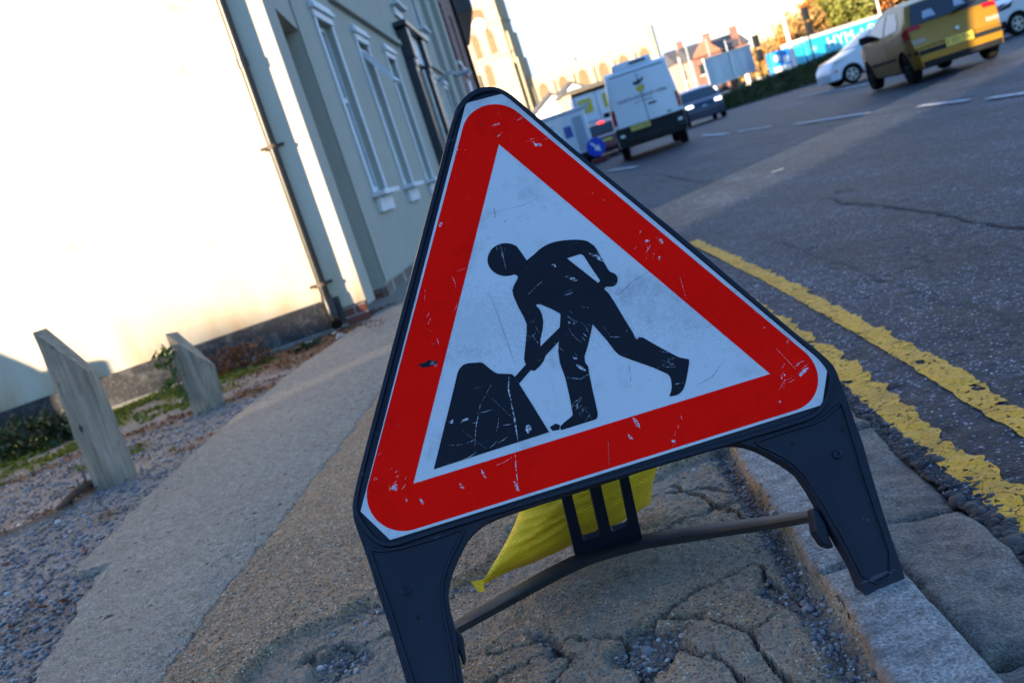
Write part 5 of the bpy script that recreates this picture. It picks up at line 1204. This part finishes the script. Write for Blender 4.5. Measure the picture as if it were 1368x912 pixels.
c.side('side_window', MT['car_glass'], [(1.85, 1.32), (1.25, 1.95), (.7, 1.95), (.7, 1.32)]); c.mirrors(1.6, 1.45, MT['trim'])
c.strip('windscreen', MT['car_glass'], (1.95, 1.22), (1.20, 2.02), .05, .95, -.92, .92, .012)
# box lorry and white tool truck in the queue
def box_vehicle(name, lab, cat, loc, rz_, W, L, H, zf, mat, roofmat):
    o = empty(name, loc, lab, cat, rz_)
    mb = MB(); mb.box(-W/2, W/2, -L/2, L/2, zf, H); mb.build('box_body', mat, o, world=False, bevel=.05, seg=2)
    mb = MB(); mb.box(-W/2*.92, W/2*.92, L/2+.02, L/2+1.6, .45, 2.0); mb.build('cab', MT['p_white'], o, world=False, bevel=.15, seg=3)
    mb = MB(); mb.box(-W/2*.85, W/2*.85, -L/2, L/2+1.4, .45, zf); mb.build('chassis', MT['trim'], o, world=False)
    for y in (-L/2+.9, L/2+.8):
        for sd in (-1, 1):
            mb = MB(); mb.tube([(sd*(W/2-.28), y, .38), (sd*(W/2-.03), y, .38)], .38, 22); w = mb.build('wheel', MT['tyre'], o, smooth=40, world=False); m2 = MB(); m2.tube([(sd*(W/2-.05), y, .38), (sd*(W/2-.015), y, .38)], .21, 18); m2.build('rim', MT['rim'], w, world=False)
    mb = MB(); mb.box(-W/2, W/2, -L/2-.05, -L/2+.05, zf-.18, zf-.02); mb.build('bumper', MT['trim'], o, world=False)
    for sd in (-1, 1): mb = MB(); mb.box(min(sd*W/2, sd*(W/2-.16)), max(sd*W/2, sd*(W/2-.16)), -L/2-.07, -L/2-.05, zf+.02, zf+.34); mb.build('tail_light', MT['lamp_red'], o, world=False)
    return o
l0 = A(806, 200, 47.0); lc = Vector((A(786, 150, 47).x+.72, 47+2.2, float(rz(6, 47))))
o = box_vehicle('box_lorry', 'white box lorry with yellow square emblem on its rear doors, left of the van', 'lorry', lc, R(-5), 2.15, 4.2, 3.12, .75, MT['p_white'], None)
B = lambda nm, mat, x0, x1, z0, z1, d=.02, y=-2.12: MB().box(x0, x1, y-d, y, z0, z1).build(nm, mat, o, world=False)
B('rear_frame', MT['panel_grey'], -1.09, -.98, .75, 3.12, .03); B('rear_frame', MT['panel_grey'], .98, 1.09, .75, 3.12, .03); B('rear_frame', MT['trim'], -1.09, 1.09, 2.98, 3.14, .035); B('door_gap', MT['panel_grey'], -.02, .02, .8, 2.98)
for x in (-.56, .62):
    e = B('emblem', MT['yellow_logo'], x-.32, x+.32, 2.12, 2.76); 
    mb = MB(); mb.prism([(x-.2, 2.62), (x-.08, 2.62), (x, 2.50), (x+.08, 2.62), (x+.2, 2.62), (x+.05, 2.40), (x+.05, 2.22), (x-.05, 2.22), (x-.05, 2.40)], 0, lambda a, b, d: (a, -2.147, b)); mb.build('emblem_mark', MT['panel_rib'], e, world=False)
for z in (1.55, 1.66): B('lettering', MT['panel_grey'], -.85, -.15, z, z+.05)
t0 = A(752, 185, 41.0); tc = Vector((A(748, 160, 41).x+.18, 43.2, float(rz(5, 41))))
o = box_vehicle('tool_truck', 'low white truck body with a grey louvred panel and blue window, left of the lorry', 'truck', tc, R(-3), 2.0, 3.6, 2.34, .5, MT['p_white'], None)
B2_ = lambda nm, mat, x0, x1, z0, z1, d=.02, par=None: MB().box(x0, x1, -1.8-d, -1.8, z0, z1).build(nm, mat, par or o, world=False)
B2_('window', simple('deep_blue_window', (.01, .06, .35), .3), -.02, .30, 1.25, 1.72); p = B2_('louvre', MT['panel_grey'], .42, .82, .6, 2.0)
for k in range(9): B2_('louvre_slat', MT['panel_rib'], .44, .80, .68+k*.14, .76+k*.14, .035, p)
B2_('panel', MT['panel_grey'], -.75, -.45, .8, 1.9); B2_('roof_trim', MT['panel_rib'], -1.0, 1.0, 2.18, 2.3, .03)
# cyan coach behind the hedge
k0, k1 = A(1068, 53, 78), A(1240, -2, 84); ko = Vector((k0.x, k0.y, 0)); kd = Vector((k1.x-k0.x, k1.y-k0.y, 0)); kL = 11.5; kang = math.atan2(kd.y, kd.x)
kz = k0.z+.05
o = empty('lorry_trailer', ko, 'bright cyan lorry trailer with bold white letters passing beyond the hedge', 'lorry', kang)
mb = MB(); mb.box(.45, kL, 0, 2.5, .9, kz-.28); mb.build('trailer_body', MT['p_cyan'], o, world=False, bevel=.05)
mb = MB(); mb.box(.35, kL, -.02, 2.52, kz-.27, kz); mb.build('roof', MT['p_cream'], o, world=False, bevel=.03)
mb = MB(); mb.box(-1.1, .42, .1, 2.4, 1.05, kz-.5); mb.build('cab', MT['p_cyan'], o, world=False, bevel=.2, seg=3); mb = MB(); mb.box(-1.3, -1.0, .2, .7, kz-1.05, kz-.7); mb.build('cab_lamp', MT['p_cream'], o, world=False)
mb = MB(); mb.box(-.8, kL, .2, 2.3, .5, .9); mb.build('chassis', MT['trim'], o, world=False)
for y in (.0, 7.5, 8.8, 10.1): mb = MB(); mb.tube([(y, .05, .5), (y, .35, .5)], .5, 20); mb.build('wheel', MT['tyre'], o, world=False)
for s_, x, z, sz in (('HYM', 4.1, kz-.98, 1.25), ('A', 6.5, kz-.9, .8), ('O', 7.6, kz-.9, 1.1), ('O', 1.25, kz-1.05, .5)):
    v, f = text_mesh(s_, sz, lambda a, b: (x+a*1.15, -.03, z+b)); obj('lettering', v, f, MT['white_ink'], o, world=False)
# car parked out of the frame on the left: its shade falls on the gable
q = U*-1.05+V_*9.13
c = Car('parked_car', 'dark red small hatchback parked on the yard left of the wooden posts', 'car', (q.x, q.y, -.05), math.atan2(-U.x, U.y), HATCH, 1.70, .24, [(1.18, .34, .29), (-1.18, .34, .29)], .96, .80, MT['p_red']); c.wheels((1.18, -1.18), .29); front_kit(c, MT['lamp_clear'])

# keep right bollard sign
ks = A(796, 196.5, 38); kr = Vector((ks.x, ks.y, float(rz(ks.x, ks.y))))
o = empty('keep_right_sign', kr, 'round blue keep right sign with a white arrow, low beside the red car', 'road sign')
rr = 12.3*38/FPX/.97; zc = ks.z-kr.z
def TK(a, b, d): return (a, -.03-d*1.0, zc+b)
TKn = lambda a, b, d: (a, -d-.06, zc+b)
mb = MB(); mb.prism([(rr*math.cos(2*math.pi*k/28), rr*math.sin(2*math.pi*k/28)) for k in range(28)], .04, TKn); fc_ = mb.build('sign_face', MT['sign_blue'], o, world=False)
a = R(-52); ca, sa = math.cos(a), math.sin(a); ar = [(-.72, .09), (.05, .11), (.05, .36), (.68, 0), (.05, -.36), (.05, -.11), (-.72, -.09)]
mb = MB(); mb.prism([((x*ca-y*sa)*rr, (x*sa+y*ca)*rr) for x, y in ar], 0, lambda p_, q_, d: TKn(p_, q_, .004)); mb.build('arrow', MT['white_ink'], fc_, world=False)
mb = MB(); mb.box(-rr*.8, rr*.8, -.02, .16, 0, .18); mb.build('base', MT['p_red'], o, world=False, bevel=.03); mb = MB(); mb.box(-.09, .09, .0, .1, .18, zc); mb.build('post', MT['trim'], o, world=False)
# ------------------------------------------------------------------ background
HB = []
def hedge():
    path = [G(940, 157, -.01), G(1000, 138, -.01), G(1060, 119.5, -.01), G(1112, 104, -.01)]
    d = (path[-1]-path[-2]).normalized(); path.append(path[-1]+d*0+Vector((10, -3.0, 0))); path.append(path[-1]+Vector((16, -5, 0)))
    tops = [A(940, 142, path[0].y).z, A(1000, 113, path[1].y).z, A(1060, 92, path[2].y).z, A(1112, 72, path[3].y).z, 1.9, 1.9]
    o = empty('hedge', (path[1].x, path[1].y, 0), 'long clipped dark green hedge along the far side of the road', 'hedge')
    P = []; mb = MB()
    for i in range(len(path)-1):
        a, b = path[i], path[i+1]; L = (b-a).length; n = int(L*520); t = (b-a).normalized(); nn = Vector((-t.y, t.x, 0))
        k = rng.random(n); h = tops[i]+(tops[i+1]-tops[i])*k; sidev = rng.random(n)
        w = np.where(sidev < .6, rng.normal(0, .05, n), rng.uniform(0, .9, n)); zz = np.where(sidev < .6, rng.random(n)*h, h+rng.normal(0, .05, n))
        kk = np.array([noise.noise(Vector((i*5+q*L*.8, 1, 0))) for q in k]); zz = zz*(1+.06*kk); w = w+.12*kk
        P.append(np.stack([a.x+(b.x-a.x)*k+nn.x*w, a.y+(b.y-a.y)*k+nn.y*w, zz], -1))
        q = [a+nn*.06, b+nn*.06, b+nn*.85, a+nn*.85]; hh = [tops[i]-.06, tops[i+1]-.06, tops[i+1]-.06, tops[i]-.06]
        mb.add([Vector((p.x, p.y, -.05)) for p in q]+[Vector((p.x, p.y, z)) for p, z in zip(q, hh)], [(0, 1, 5, 4), (1, 2, 6, 5), (2, 3, 7, 6), (3, 0, 4, 7), (4, 5, 6, 7)])
    mb.build('branches', MT['leaf_dark'], o)
    V, F = leaf_quads(np.concatenate(P), .055, elong=1.2); tri_obj('leaves', V-np.array([path[1].x, path[1].y, 0]), F, MT['hedge'], o)
hedge()
def tree(name, lab, base, h, rad, mat, seed, n=1500, size=.14, low=.25, group='autumn trees beyond the hedge', leafy=1.0):
    o = empty(name, base, lab, 'tree', group=group); r = random.Random(seed); mb = MB(); tips = []
    mb.tube([(0, 0, -.1), (.05, 0, h*.3), (r.uniform(-.1, .1), 0, h*.62)], [h*.022+.03, h*.016+.02, h*.008+.01], 7)
    for k in range(13):
        a = k*2.4+r.random(); z0 = h*r.uniform(.18, .6); z1 = min(h*.98, z0+h*r.uniform(.25, .5)); rr = rad*r.uniform(.45, .95)
        tip = Vector((rr*math.cos(a), rr*math.sin(a), z1)); m = Vector((rr*.4*math.cos(a), rr*.4*math.sin(a), z0+(z1-z0)*.55)); mb.tube([(0, 0, z0), m, tip], [h*.009+.012, h*.005+.008, .006], 5); tips += [tip, m.lerp(tip, .6)]
        for q in range(3): t2 = tip+Vector((r.gauss(0, .3), r.gauss(0, .3), r.uniform(.1, .6)))*rad*.4; mb.tube([m.lerp(tip, .3+.3*q), t2], [.012, .005], 4); tips.append(t2)
    mb.build('trunk', MT['bark'], o, world=False)
    C = np.array([tuple(t) for t in tips]); k = rng.integers(0, len(C), int(n*leafy)); P = C[k]+rng.normal(size=(len(k), 3))*rad*.17
    P = P[P[:, 2] > h*low*.5]; V, F = leaf_quads(P, size); tri_obj('crown', V, F, mat, o)
TR = [(1012, 92, 2.9, 1.9, 'leaf_tan', 'pale tan autumn tree directly right of the grey hoarding'), (1030, 95, 3.9, 2.1, 'leaf_tan', 'tan autumn tree left of the pale lamp post'), (1050, 94, 3.4, 1.8, 'leaf_rust', 'low orange tree behind the bright blue panel'), (1070, 98, 5.2, 2.3, 'leaf_tan', 'tall tan autumn tree above the front of the cyan trailer'), (1090, 99, 5.6, 2.4, 'leaf_tan', 'broad tan tree behind the letter H of the trailer'), (1108, 100, 6.6, 2.4, 'leaf_rust', 'rusty brown tree just left of the green one'), (1138, 98, 7.2, 2.6, 'leaf_olive', 'olive green tree above the cyan trailer'), (1168, 100, 6.9, 2.6, 'leaf_rust', 'deep orange tree right of the olive green one'), (1192, 103, 7.5, 2.7, 'leaf_rust', 'orange tree above the roof of the gold car'), (1215, 108, 7.6, 2.7, 'leaf_tan', 'tan tree behind the gold car, farthest right')]
for i, (px, Y, h, rad, mt, lab) in enumerate(TR):
    b = A(px, 60, Y); tree('tree', lab, Vector((b.x, b.y, 0)), h, rad, MT[mt], i, 2600 if mt != 'leaf_tan' else 2200, .17)
# church
E_ = Vector((math.cos(R(-20)), math.sin(R(-20)), 0)); N_ = Vector((E_.y, -E_.x, 0))
cr0 = A(694, 112, 250); cr0.z = 0
def TC(s, z, d=0): return cr0+E_*s+N_*d+Vector((0, 0, z))
ch = empty('church', cr0, 'pale stone church with a square tower and long battlemented nave in sunshine', 'church')
S = 1.0
tw = 10.5
TW_ = MB(); bx(TC, -tw, 0, -.1, 40, -9.5, 0, TW_)
TW_.build('tower', MT['stone'], ch)
mb = MB()
for z in (18.6, 26.6, 34.6): bx(TC, -tw-.25, .25, z, z+.45, -9.7, .25, mb)
for s in np.arange(-tw, .1, 1.75): bx(TC, s-.0, s+.95, 40, 41.4, -.7, .1, mb)
for d in np.arange(-8.6, -.5, 1.75): bx(TC, -.7, .1, 40, 41.4, d, d+.95, mb)
for s in (-tw, -.2): bx(TC, s-.3, s+.5, 40, 44.2, -.6, .2, mb)
mb.build('battlement', MT['stone'], ch)
mb = MB(); bx(TC, .0, 1.3, -.1, 25, -9.3, -.4, mb); bx(TC, .0, .8, 25, 31.5, -9.2, -.6, mb); bx(TC, -1.2, .2, -.1, 24, 0, .9, mb); bx(TC, -tw, -tw+1.3, -.1, 24, 0, .9, mb); mb.build('buttress', MT['stone'], ch)
def arch_win(s, z0, w, h, d=.06):
    pts = [(s-w/2, z0), (s+w/2, z0), (s+w/2, z0+h*.65)]+[(s+w/2*math.cos(t), z0+h*.65+h*.35*math.sin(t)) for t in np.linspace(.3, math.pi-.3, 7)]+[(s-w/2, z0+h*.65)]
    mb = MB(); mb.prism(pts, 0, lambda a, b, dd: TC(a, b, d)); mb.build('window', MT['stone_dark'], ch)
arch_win(-6.6, 20.2, 2.1, 5.6); arch_win(-3.6, 27.4, 1.9, 6.2); arch_win(-7.6, 27.4, 1.9, 6.2); arch_win(-5.2, 35.6, 3.6, 3.2)
ck = PLN(640, 35, TC(0, 0, .5), N_); mb = MB(); cs_, cz_ = (ck-cr0).dot(E_), ck.z
mb.prism([(cs_+1.75*math.cos(t), cz_+1.75*math.sin(t)) for t in np.linspace(0, 2*math.pi, 25)[:-1]], .4, lambda a, b, d: TC(a, b, .55+d)); cl = mb.build('clock', simple('white_dial', (.75, .72, .62), .5, .05), ch)
mb = MB(); bx(TC, cs_-.06, cs_+.06, cz_, cz_+1.2, .57, .60, mb); bx(TC, cs_, cs_+.8, cz_-.06, cz_+.06, .57, .60, mb); mb.build('clock_hand', MT['trim'], cl)
nz0 = PLN(705, 113, TC(0, 0, -3), N_); nz1 = PLN(866, 47, TC(0, 0, -3), N_); nL = (nz1-cr0).dot(E_); zn0, zn1 = nz0.z, nz1.z; zn = (zn0+zn1)/2
mb = MB(); bx(TC, 0.2, nL, -.1, zn, -12, -3, mb); mb.build('nave', MT['stone'], ch)
mb = MB(); bx(TC, 1.4, nL+1, -.1, zn*.56, -3, 2.5, mb); mb.build('aisle', MT['stone'], ch)
mb = MB()
for s in np.arange(.5, nL, 1.5): bx(TC, s, s+.8, zn, zn+.55, -3.5, -2.95, mb)
for s in np.arange(2, nL, 5.2): bx(TC, s-.4, s+.4, -.1, zn*.9, -3, -2.3, mb); bx(TC, s-.3, s+.3, zn, zn+1.5, -3.4, -2.8, mb)
mb.build('parapet', MT['stone'], ch)
for s in np.arange(4.6, nL, 5.2): arch_win(s, zn*.62, 2.6, zn*.30, -2.93); arch_win(s, zn*.18, 2.8, zn*.3, 2.57)
mb = MB(); bx(TC, nL-.4, nL+1.2, -.1, zn+2.8, -6, -2, mb); bx(TC, nL-.2, nL+.3, zn+2.8, zn+4.6, -3.2, -2.6, mb); bx(TC, nL+.5, nL+1.0, zn+2.8, zn+4.4, -3.2, -2.6, mb); mb.build('end_turret', MT['stone'], ch)
p = PLN(772, 90, TC(0, 0, -8), N_); mb = MB(); s = (p-cr0).dot(E_); bx(TC, s-.35, s+.35, zn-.2, zn+2.1, -8.3, -7.7, mb); mb.build('chimney', MT['stone_dark'], ch)
# white gabled houses in front of the church
for i, (px, py, Y, hw_, lab) in enumerate([(735, 127, 108, 3.4, 'white gable end of a house left of the box lorry, lower of the pair'), (762, 112, 116, 3.8, 'white gable end with dark roof edge above the box lorry, higher of the pair')]):
    ap = A(px, py, Y); o = empty('gabled_house', (ap.x, Y, 0), lab, 'house', group='white gabled houses'); e = ap.z-hw_*.62
    mb = MB(); lo = [(ap.x-hw_, -.1), (ap.x+hw_, -.1), (ap.x+hw_, e), (ap.x, ap.z), (ap.x-hw_, e)]; mb.prism(lo, 9, lambda a, b, d: (a, Y-d, b)); mb.build('wall', MT['white_render'], o)
    mb = MB()
    for sx in (-1, 1):
        a, b = Vector((ap.x, Y-.3, ap.z+.02)), Vector((ap.x+sx*(hw_+.4), Y-.3, e-.25)); mb.add([a, b, b+Vector((0, 9.6, 0)), a+Vector((0, 9.6, 0)), a+Vector((0, 0, .32)), b+Vector((0, 0, .32)), b+Vector((0, 9.6, .32)), a+Vector((0, 9.6, .32))], [(0, 1, 2, 3), (4, 5, 6, 7), (0, 1, 5, 4), (2, 3, 7, 6), (0, 3, 7, 4), (1, 2, 6, 5)])
    mb.build('roof', MT['slate'], o)
# tan house between the lorry and the gables
p = A(768, 140, 90); o = empty('gabled_house', (p.x, 90, 0), 'small buff brick house end just left of the box lorry roof', 'house', group='small houses'); mb = MB(); mb.box(p.x-.7, p.x+4, 90, 96, -.1, p.z+1.0); mb.build('wall', MT['brick_buff'], o); mb = MB(); mb.box(p.x-.9, p.x+4.2, 89.8, 96.2, p.z+1.0, p.z+1.3); mb.build('roof', MT['slate'], o); mb = MB(); mb.box(p.x-.1, p.x+.4, 89.95, 90.05, p.z-.4, p.z+.3); mb.build('window', MT['win_glass'], o)
# brick houses behind the hoarding
for i, (x0, x1, ztop, Y, mt, lab) in enumerate([((902, 78), (924, 70), 66, 112, 'brick_orange', 'orange brick house with slate roof beside the van, leftmost of the row'), ((922, 72), (962, 60), 58, 108, 'brick', 'red brick house with a gable behind the left half of the hoarding'), ((962, 60), (998, 50), 48, 110, 'brick_orange', 'orange brick house with a tall chimney behind the right half of the hoarding')]):
    a, b = A(*x0, Y), A(*x1, Y); e = (a.z+b.z)/2-.6; o = empty('brick_house', (a.x, Y, 0), lab, 'house', group='brick houses behind the hoarding')
    mb = MB(); mb.box(a.x, b.x-.02, Y, Y+8, -.1, e); mb.build('wall', MT[mt], o)
    mb = MB(); m = (a.x+b.x)/2; mb.add([(a.x-.2, Y-.3, e), (b.x+.2, Y-.3, e), (b.x+.2, Y+8.3, e), (a.x-.2, Y+8.3, e), (a.x-.2, Y+4, e+1.7), (b.x+.2, Y+4, e+1.7)], [(0, 1, 5, 4), (2, 3, 4, 5), (1, 2, 5), (3, 0, 4), (3, 2, 1, 0)]); rf = mb.build('roof', MT['slate'], o)
    mb = MB(); mb.box(b.x-.9, b.x-.2, Y+2, Y+2.9, e+.3, e+2.3); mb.build('chimney', MT['brick'], rf)
    if i == 1: mb = MB(); mb.prism([(m-1.6, e-.01), (m+1.6, e-.01), (m, e+1.6)], 1.2, lambda p_, q_, d: (p_, Y-.4-d, q_)); mb.build('dormer', MT['brick_orange'], rf)
    for k in range(3 if b.x-a.x > 2 else 1):
        for z in (1.2, 3.6):
            x = a.x+.5+k*(b.x-a.x-.6)/3; mb = MB(); mb.box(x, x+.6, Y-.03, Y+.05, z, z+1.1); w = mb.build('window', MT['win_glass'], o); mb = MB(); mb.box(x-.06, x+.66, Y-.08, Y+.02, z-.1, z-.005); mb.build('sill', MT['white_render'], w)
# grey hoarding, turned away from the sun
HQ = Vector((.6, .8, 0)); hp0 = Vector((.2647*75, 75, 0)); HL = 10.3; HNn = Vector((.8, -.6, 0))
bl, br, b3, b4 = A(931, 83, 75), A(992, 63, 83.2), A(1003, 95, 83.2), A(941, 118, 75)
def TH(s, z, d=0): return hp0+HQ*s+HNn*d+Vector((0, 0, z))
def hz(s, top): t = s/HL; return bl.z+(br.z-bl.z)*t if top else b4.z+(b3.z-b4.z)*t
o = empty('billboard', hp0, 'large grey hoarding of upright panels standing on posts above the dark car', 'hoarding')
n = 7
for k in range(n):
    s0, s1 = HL*k/n, HL*(k+1)/n-.06; mb = MB(); mb.prism([(s0, hz(s0, 0)), (s1, hz(s1, 0)), (s1, hz(s1, 1)-.1), (s0, hz(s0, 1)-.1)], .06, TH); mb.build('panel', MT['panel_rib'] if k % 2 else MT['panel_grey'], o)
mb = MB(); mb.prism([(-.1, hz(0, 1)-.1), (HL+.3, hz(HL, 1)-.1), (HL+.3, hz(HL, 1)+.06), (-.1, hz(0, 1)+.06)], .15, lambda a, b, d: TH(a, b, d+.06)); mb.prism([(-.1, hz(0, 0)-.12), (HL+.3, hz(HL, 0)-.12), (HL+.3, hz(HL, 0)), (-.1, hz(0, 0))], .15, lambda a, b, d: TH(a, b, d+.06)); mb.prism([(HL*.48, hz(HL*.48, 0)), (HL*.48+.12, hz(HL*.48, 0)), (HL*.48+.12, hz(HL*.48, 1)+.9), (HL*.48, hz(HL*.48, 1)+.9)], .05, lambda a, b, d: TH(a, b, d+.08)); mb.build('frame', MT['grey_metal'], o)
for s_ in (1.4, HL-1.6): mb = MB(); mb.box(s_-.2, s_+.2, -.4, -.1, -.1, hz(s_, 0)-.12, lambda a, d, z: TH(a, z, d)); mb.build('leg', MT['pale_metal'], o)
# large pale building
c0, c1 = A(990, 20, 135), A(1150, 0, 135); o = empty('office_building', (c0.x, 135, 0), 'tall cream clad building with a pale blue glazed corner beyond the trees', 'building')
mb = MB(); mb.box(c0.x+2.6, c1.x+14, 135, 160, -.1, 26); mb.build('wall', simple('cream_cladding', (.62, .54, .36), .7, .06, .3), o)
mb = MB(); mb.box(c0.x-.6, c0.x+1.0, 135.3, 158, -.1, 24); mb.build('glazed_corner', MT['glass_blue'], o); mb = MB(); mb.box(c0.x+1.0, c0.x+2.6, 134.8, 158, -.1, 25); mb.build('stair_panel', simple('beige_panel', (.46, .38, .28), .7, .1), o)
mb = MB()
for z in np.arange(2, 24, 3.2): mb.box(c0.x-.7, c0.x+1.02, 135.2, 135.3, z, z+.25); mb.box(c0.x+1.02, c0.x+2.6, 134.74, 134.8, z, z+.12)
mb.build('floor_band', MT['grey_metal'], o)
for x in np.arange(c0.x+14, c1.x+12, 3.2):
    for z in np.arange(3, 24, 3.4): mb = MB(); mb.box(x, x+1.4, 134.94, 135.05, z, z+1.7); mb.build('window', MT['glass_blue'], o)
# blue kiosk panel
b = A(1047, 90, 74); t = A(1045, 66, 74); o = empty('kiosk', (b.x, 74, 0), 'bright blue panelled kiosk with a pale stripe behind the hedge', 'kiosk')
mb = MB(); mb.box(b.x-.72, b.x+.62, 74, 75.2, 0, t.z); mb.build('body', MT['bluebox'], o, bevel=.05); mb = MB(); mb.box(b.x-.7, b.x+.6, 73.97, 74.0, t.z-1.5, t.z-1.15); mb.box(b.x-.5, b.x-.1, 73.97, 74.0, t.z-.7, t.z-.3); mb.box(b.x+.15, b.x+.5, 73.97, 74.0, t.z-1.0, t.z-.5); mb.build('panel', MT['p_cream'], o); mb = MB(); mb.box(b.x+.62, b.x+.95, 74.1, 74.9, 0, t.z-.1); mb.build('side_panel', MT['sign_blue'], o)
# poles
def pole(px_b, px_t, Y, r, mat, lab, name='street_lamp', cat='lamp post', extra=0, head=None, group=None):
    b, t = A(*px_b, Y), A(*px_t, Y); o = empty(name, (b.x, Y, 0), lab, cat, group=group); z = t.z+extra
    mb = MB(); mb.tube([(b.x, Y, -.1), (b.x, Y, z*.3), (b.x, Y, z)], [r, r*.85, r*.6], 10); mb.build('pole', mat, o, smooth=60)
    if head == 'lamp':
        mb = MB(); mb.tube([(b.x, Y, z-.1), (b.x-.3, Y, z+.05), (b.x-.5, Y, z+.08)], r*.5, 6); mb.build('arm', mat, o); mb = MB(); mb.box(b.x-1.25, b.x-.45, Y-.16, Y+.16, z, z+.17); mb.build('lamp_head', MT['grey_metal'], o, bevel=.05)
    if head == 'signal':
        for zz in (z-.9, z-1.9): mb = MB(); mb.box(b.x-.05, b.x+.38, Y-.2, Y+.2, zz, zz+.85); mb.build('signal_head', MT['trim'], o, bevel=.05)
pole((1063, 88), (1032, 0), 66, .17, MT['pale_metal'], 'pale thick lamp post rising behind the hedge left of the cyan trailer', extra=4, head='lamp')
pole((926, 100), (916, 51), 90, .07, MT['grey_metal'], 'slim far lamp post with a flat head standing above the brick houses', head='lamp')
pole((921, 130), (905, 78), 75, .12, MT['pale_metal'], 'pale post between the van and the hoarding', 'post', 'post')
pole((1020, 105), (1009, 46), 72, .07, MT['trim'], 'dark traffic signal pole in front of the pale tan tree', 'traffic_light', 'traffic light', head='signal', group='signal poles behind the hedge'); pole((1087, 75), (1066, 12), 70, .07, MT['trim'], 'dark traffic signal pole in front of the trailer nose', 'traffic_light', 'traffic light', head='signal', group='signal poles behind the hedge')
pole((1176, 20), (1169, 0), 76, .10, MT['pale_metal'], 'pale lamp post above the roof line of the gold car', extra=5, head='lamp'); pole((990, 62), (982, 40), 100, .09, MT['brick'], 'thin rust coloured mast above the hoarding', 'mast', 'mast')
pole((947, 70), (940, 52), 104, .07, MT['grey_metal'], 'short grey aerial mast above the red brick house', 'mast', 'mast')
# gulls
def gull(px, py, Y, sp, lab, tilt):
    p = A(px, py, Y); v = []; L = sp/2
    prof = [(-1, .0), (-.55, .16), (-.12, .03), (.12, .03), (.55, .16), (1, .0)]
    mb = MB(); up = Vector((math.sin(tilt), 0, math.cos(tilt))); ax = Vector((math.cos(tilt), 0, -math.sin(tilt)))
    for i in range(5):
        a, b = prof[i], prof[i+1]; ca_, cb_ = .13*(1-abs(a[0])*.7), .13*(1-abs(b[0])*.7); P = lambda q, c_: p+ax*q[0]*L+up*q[1]*L+Vector((0, c_*L*2, 0))
        mb.add([P(a, -ca_), P(b, -cb_), P(b, cb_), P(a, ca_)]+[P(a, -ca_)-up*.03, P(b, -cb_)-up*.03, P(b, cb_)-up*.03, P(a, ca_)-up*.03], [(0, 1, 2, 3), (7, 6, 5, 4), (0, 4, 5, 1), (2, 6, 7, 3)])
    mb.tube([p+Vector((0, -.28, 0)), p+Vector((0, -.1, 0)), p+Vector((0, .15, 0)), p+Vector((0, .35, 0))], [.02, .07, .07, .02], 7)
    o = mb.build('gull', simple('gull_grey', (.22, .22, .23), .7), smooth=60); settag(o, lab, 'bird', 'gulls in flight')
gull(733, 58.5, 60, .38, 'small gull with level wings in the white sky right of the tower', -.3); gull(954, 15, 60, .42, 'gull with raised wings in the white sky above the hoarding', -.5)

# ------------------------------------------------------------------ light
sun = bpy.data.lights.new('sun', 'SUN'); so = bpy.data.objects.new('sun', sun); COL.objects.link(so)
sun.energy = 5.0; sun.angle = R(.53); sun.color = (1.0, .80, .55)
ld = Vector((U.x*math.cos(EL), U.y*math.cos(EL), -math.sin(EL))); so.rotation_euler = ld.to_track_quat('-Z', 'Y').to_euler(); so.location = (-20, -20, 30)
w = bpy.data.worlds.new('World'); SC.world = w; w.use_nodes = True; nt = w.node_tree; nt.nodes.clear()
sk = nt.nodes.new('ShaderNodeTexSky'); sk.sky_type = 'NISHITA'; sk.sun_disc = False; sk.sun_elevation = EL; sk.sun_rotation = math.pi+AZ; sk.air_density = 1.0; sk.dust_density = 0.4; sk.ozone_density = 5.0
bg = nt.nodes.new('ShaderNodeBackground'); bg.inputs[1].default_value = .12; wo = nt.nodes.new('ShaderNodeOutputWorld')
# bluish white added to the low sky ahead, to whiten it and tint the light
tc = nt.nodes.new('ShaderNodeTexCoord'); sx = nt.nodes.new('ShaderNodeSeparateXYZ'); nt.links.new(tc.outputs['Generated'], sx.inputs[0])
def mr(src, a, b_, c_, d_):
    m_ = nt.nodes.new('ShaderNodeMapRange'); m_.interpolation_type = 'SMOOTHSTEP'; nt.links.new(src, m_.inputs[0])
    for i, q_ in enumerate((a, b_, c_, d_)): m_.inputs[i+1].default_value = q_
    return m_.outputs[0]
mu = nt.nodes.new('ShaderNodeMath'); mu.operation = 'MULTIPLY'; nt.links.new(mr(sx.outputs[2], .22, .60, 1, 0), mu.inputs[0]); nt.links.new(mr(sx.outputs[1], -.1, .5, 0, 1), mu.inputs[1])
mx = nt.nodes.new('ShaderNodeMixRGB'); nt.links.new(mu.outputs[0], mx.inputs[0]); nt.links.new(sk.outputs[0], mx.inputs[1]); mx.inputs[2].default_value = (2.05, 2.6, 3.6, 1)
nt.links.new(mx.outputs[0], bg.inputs[0]); nt.links.new(bg.outputs[0], wo.inputs[0])
SC.view_settings.view_transform = 'Standard'; SC.view_settings.look = 'None'; SC.view_settings.exposure = 2.35; SC.view_settings.gamma = 1.0
SC.cycles.use_denoising = True; SC.cycles.max_bounces = 6
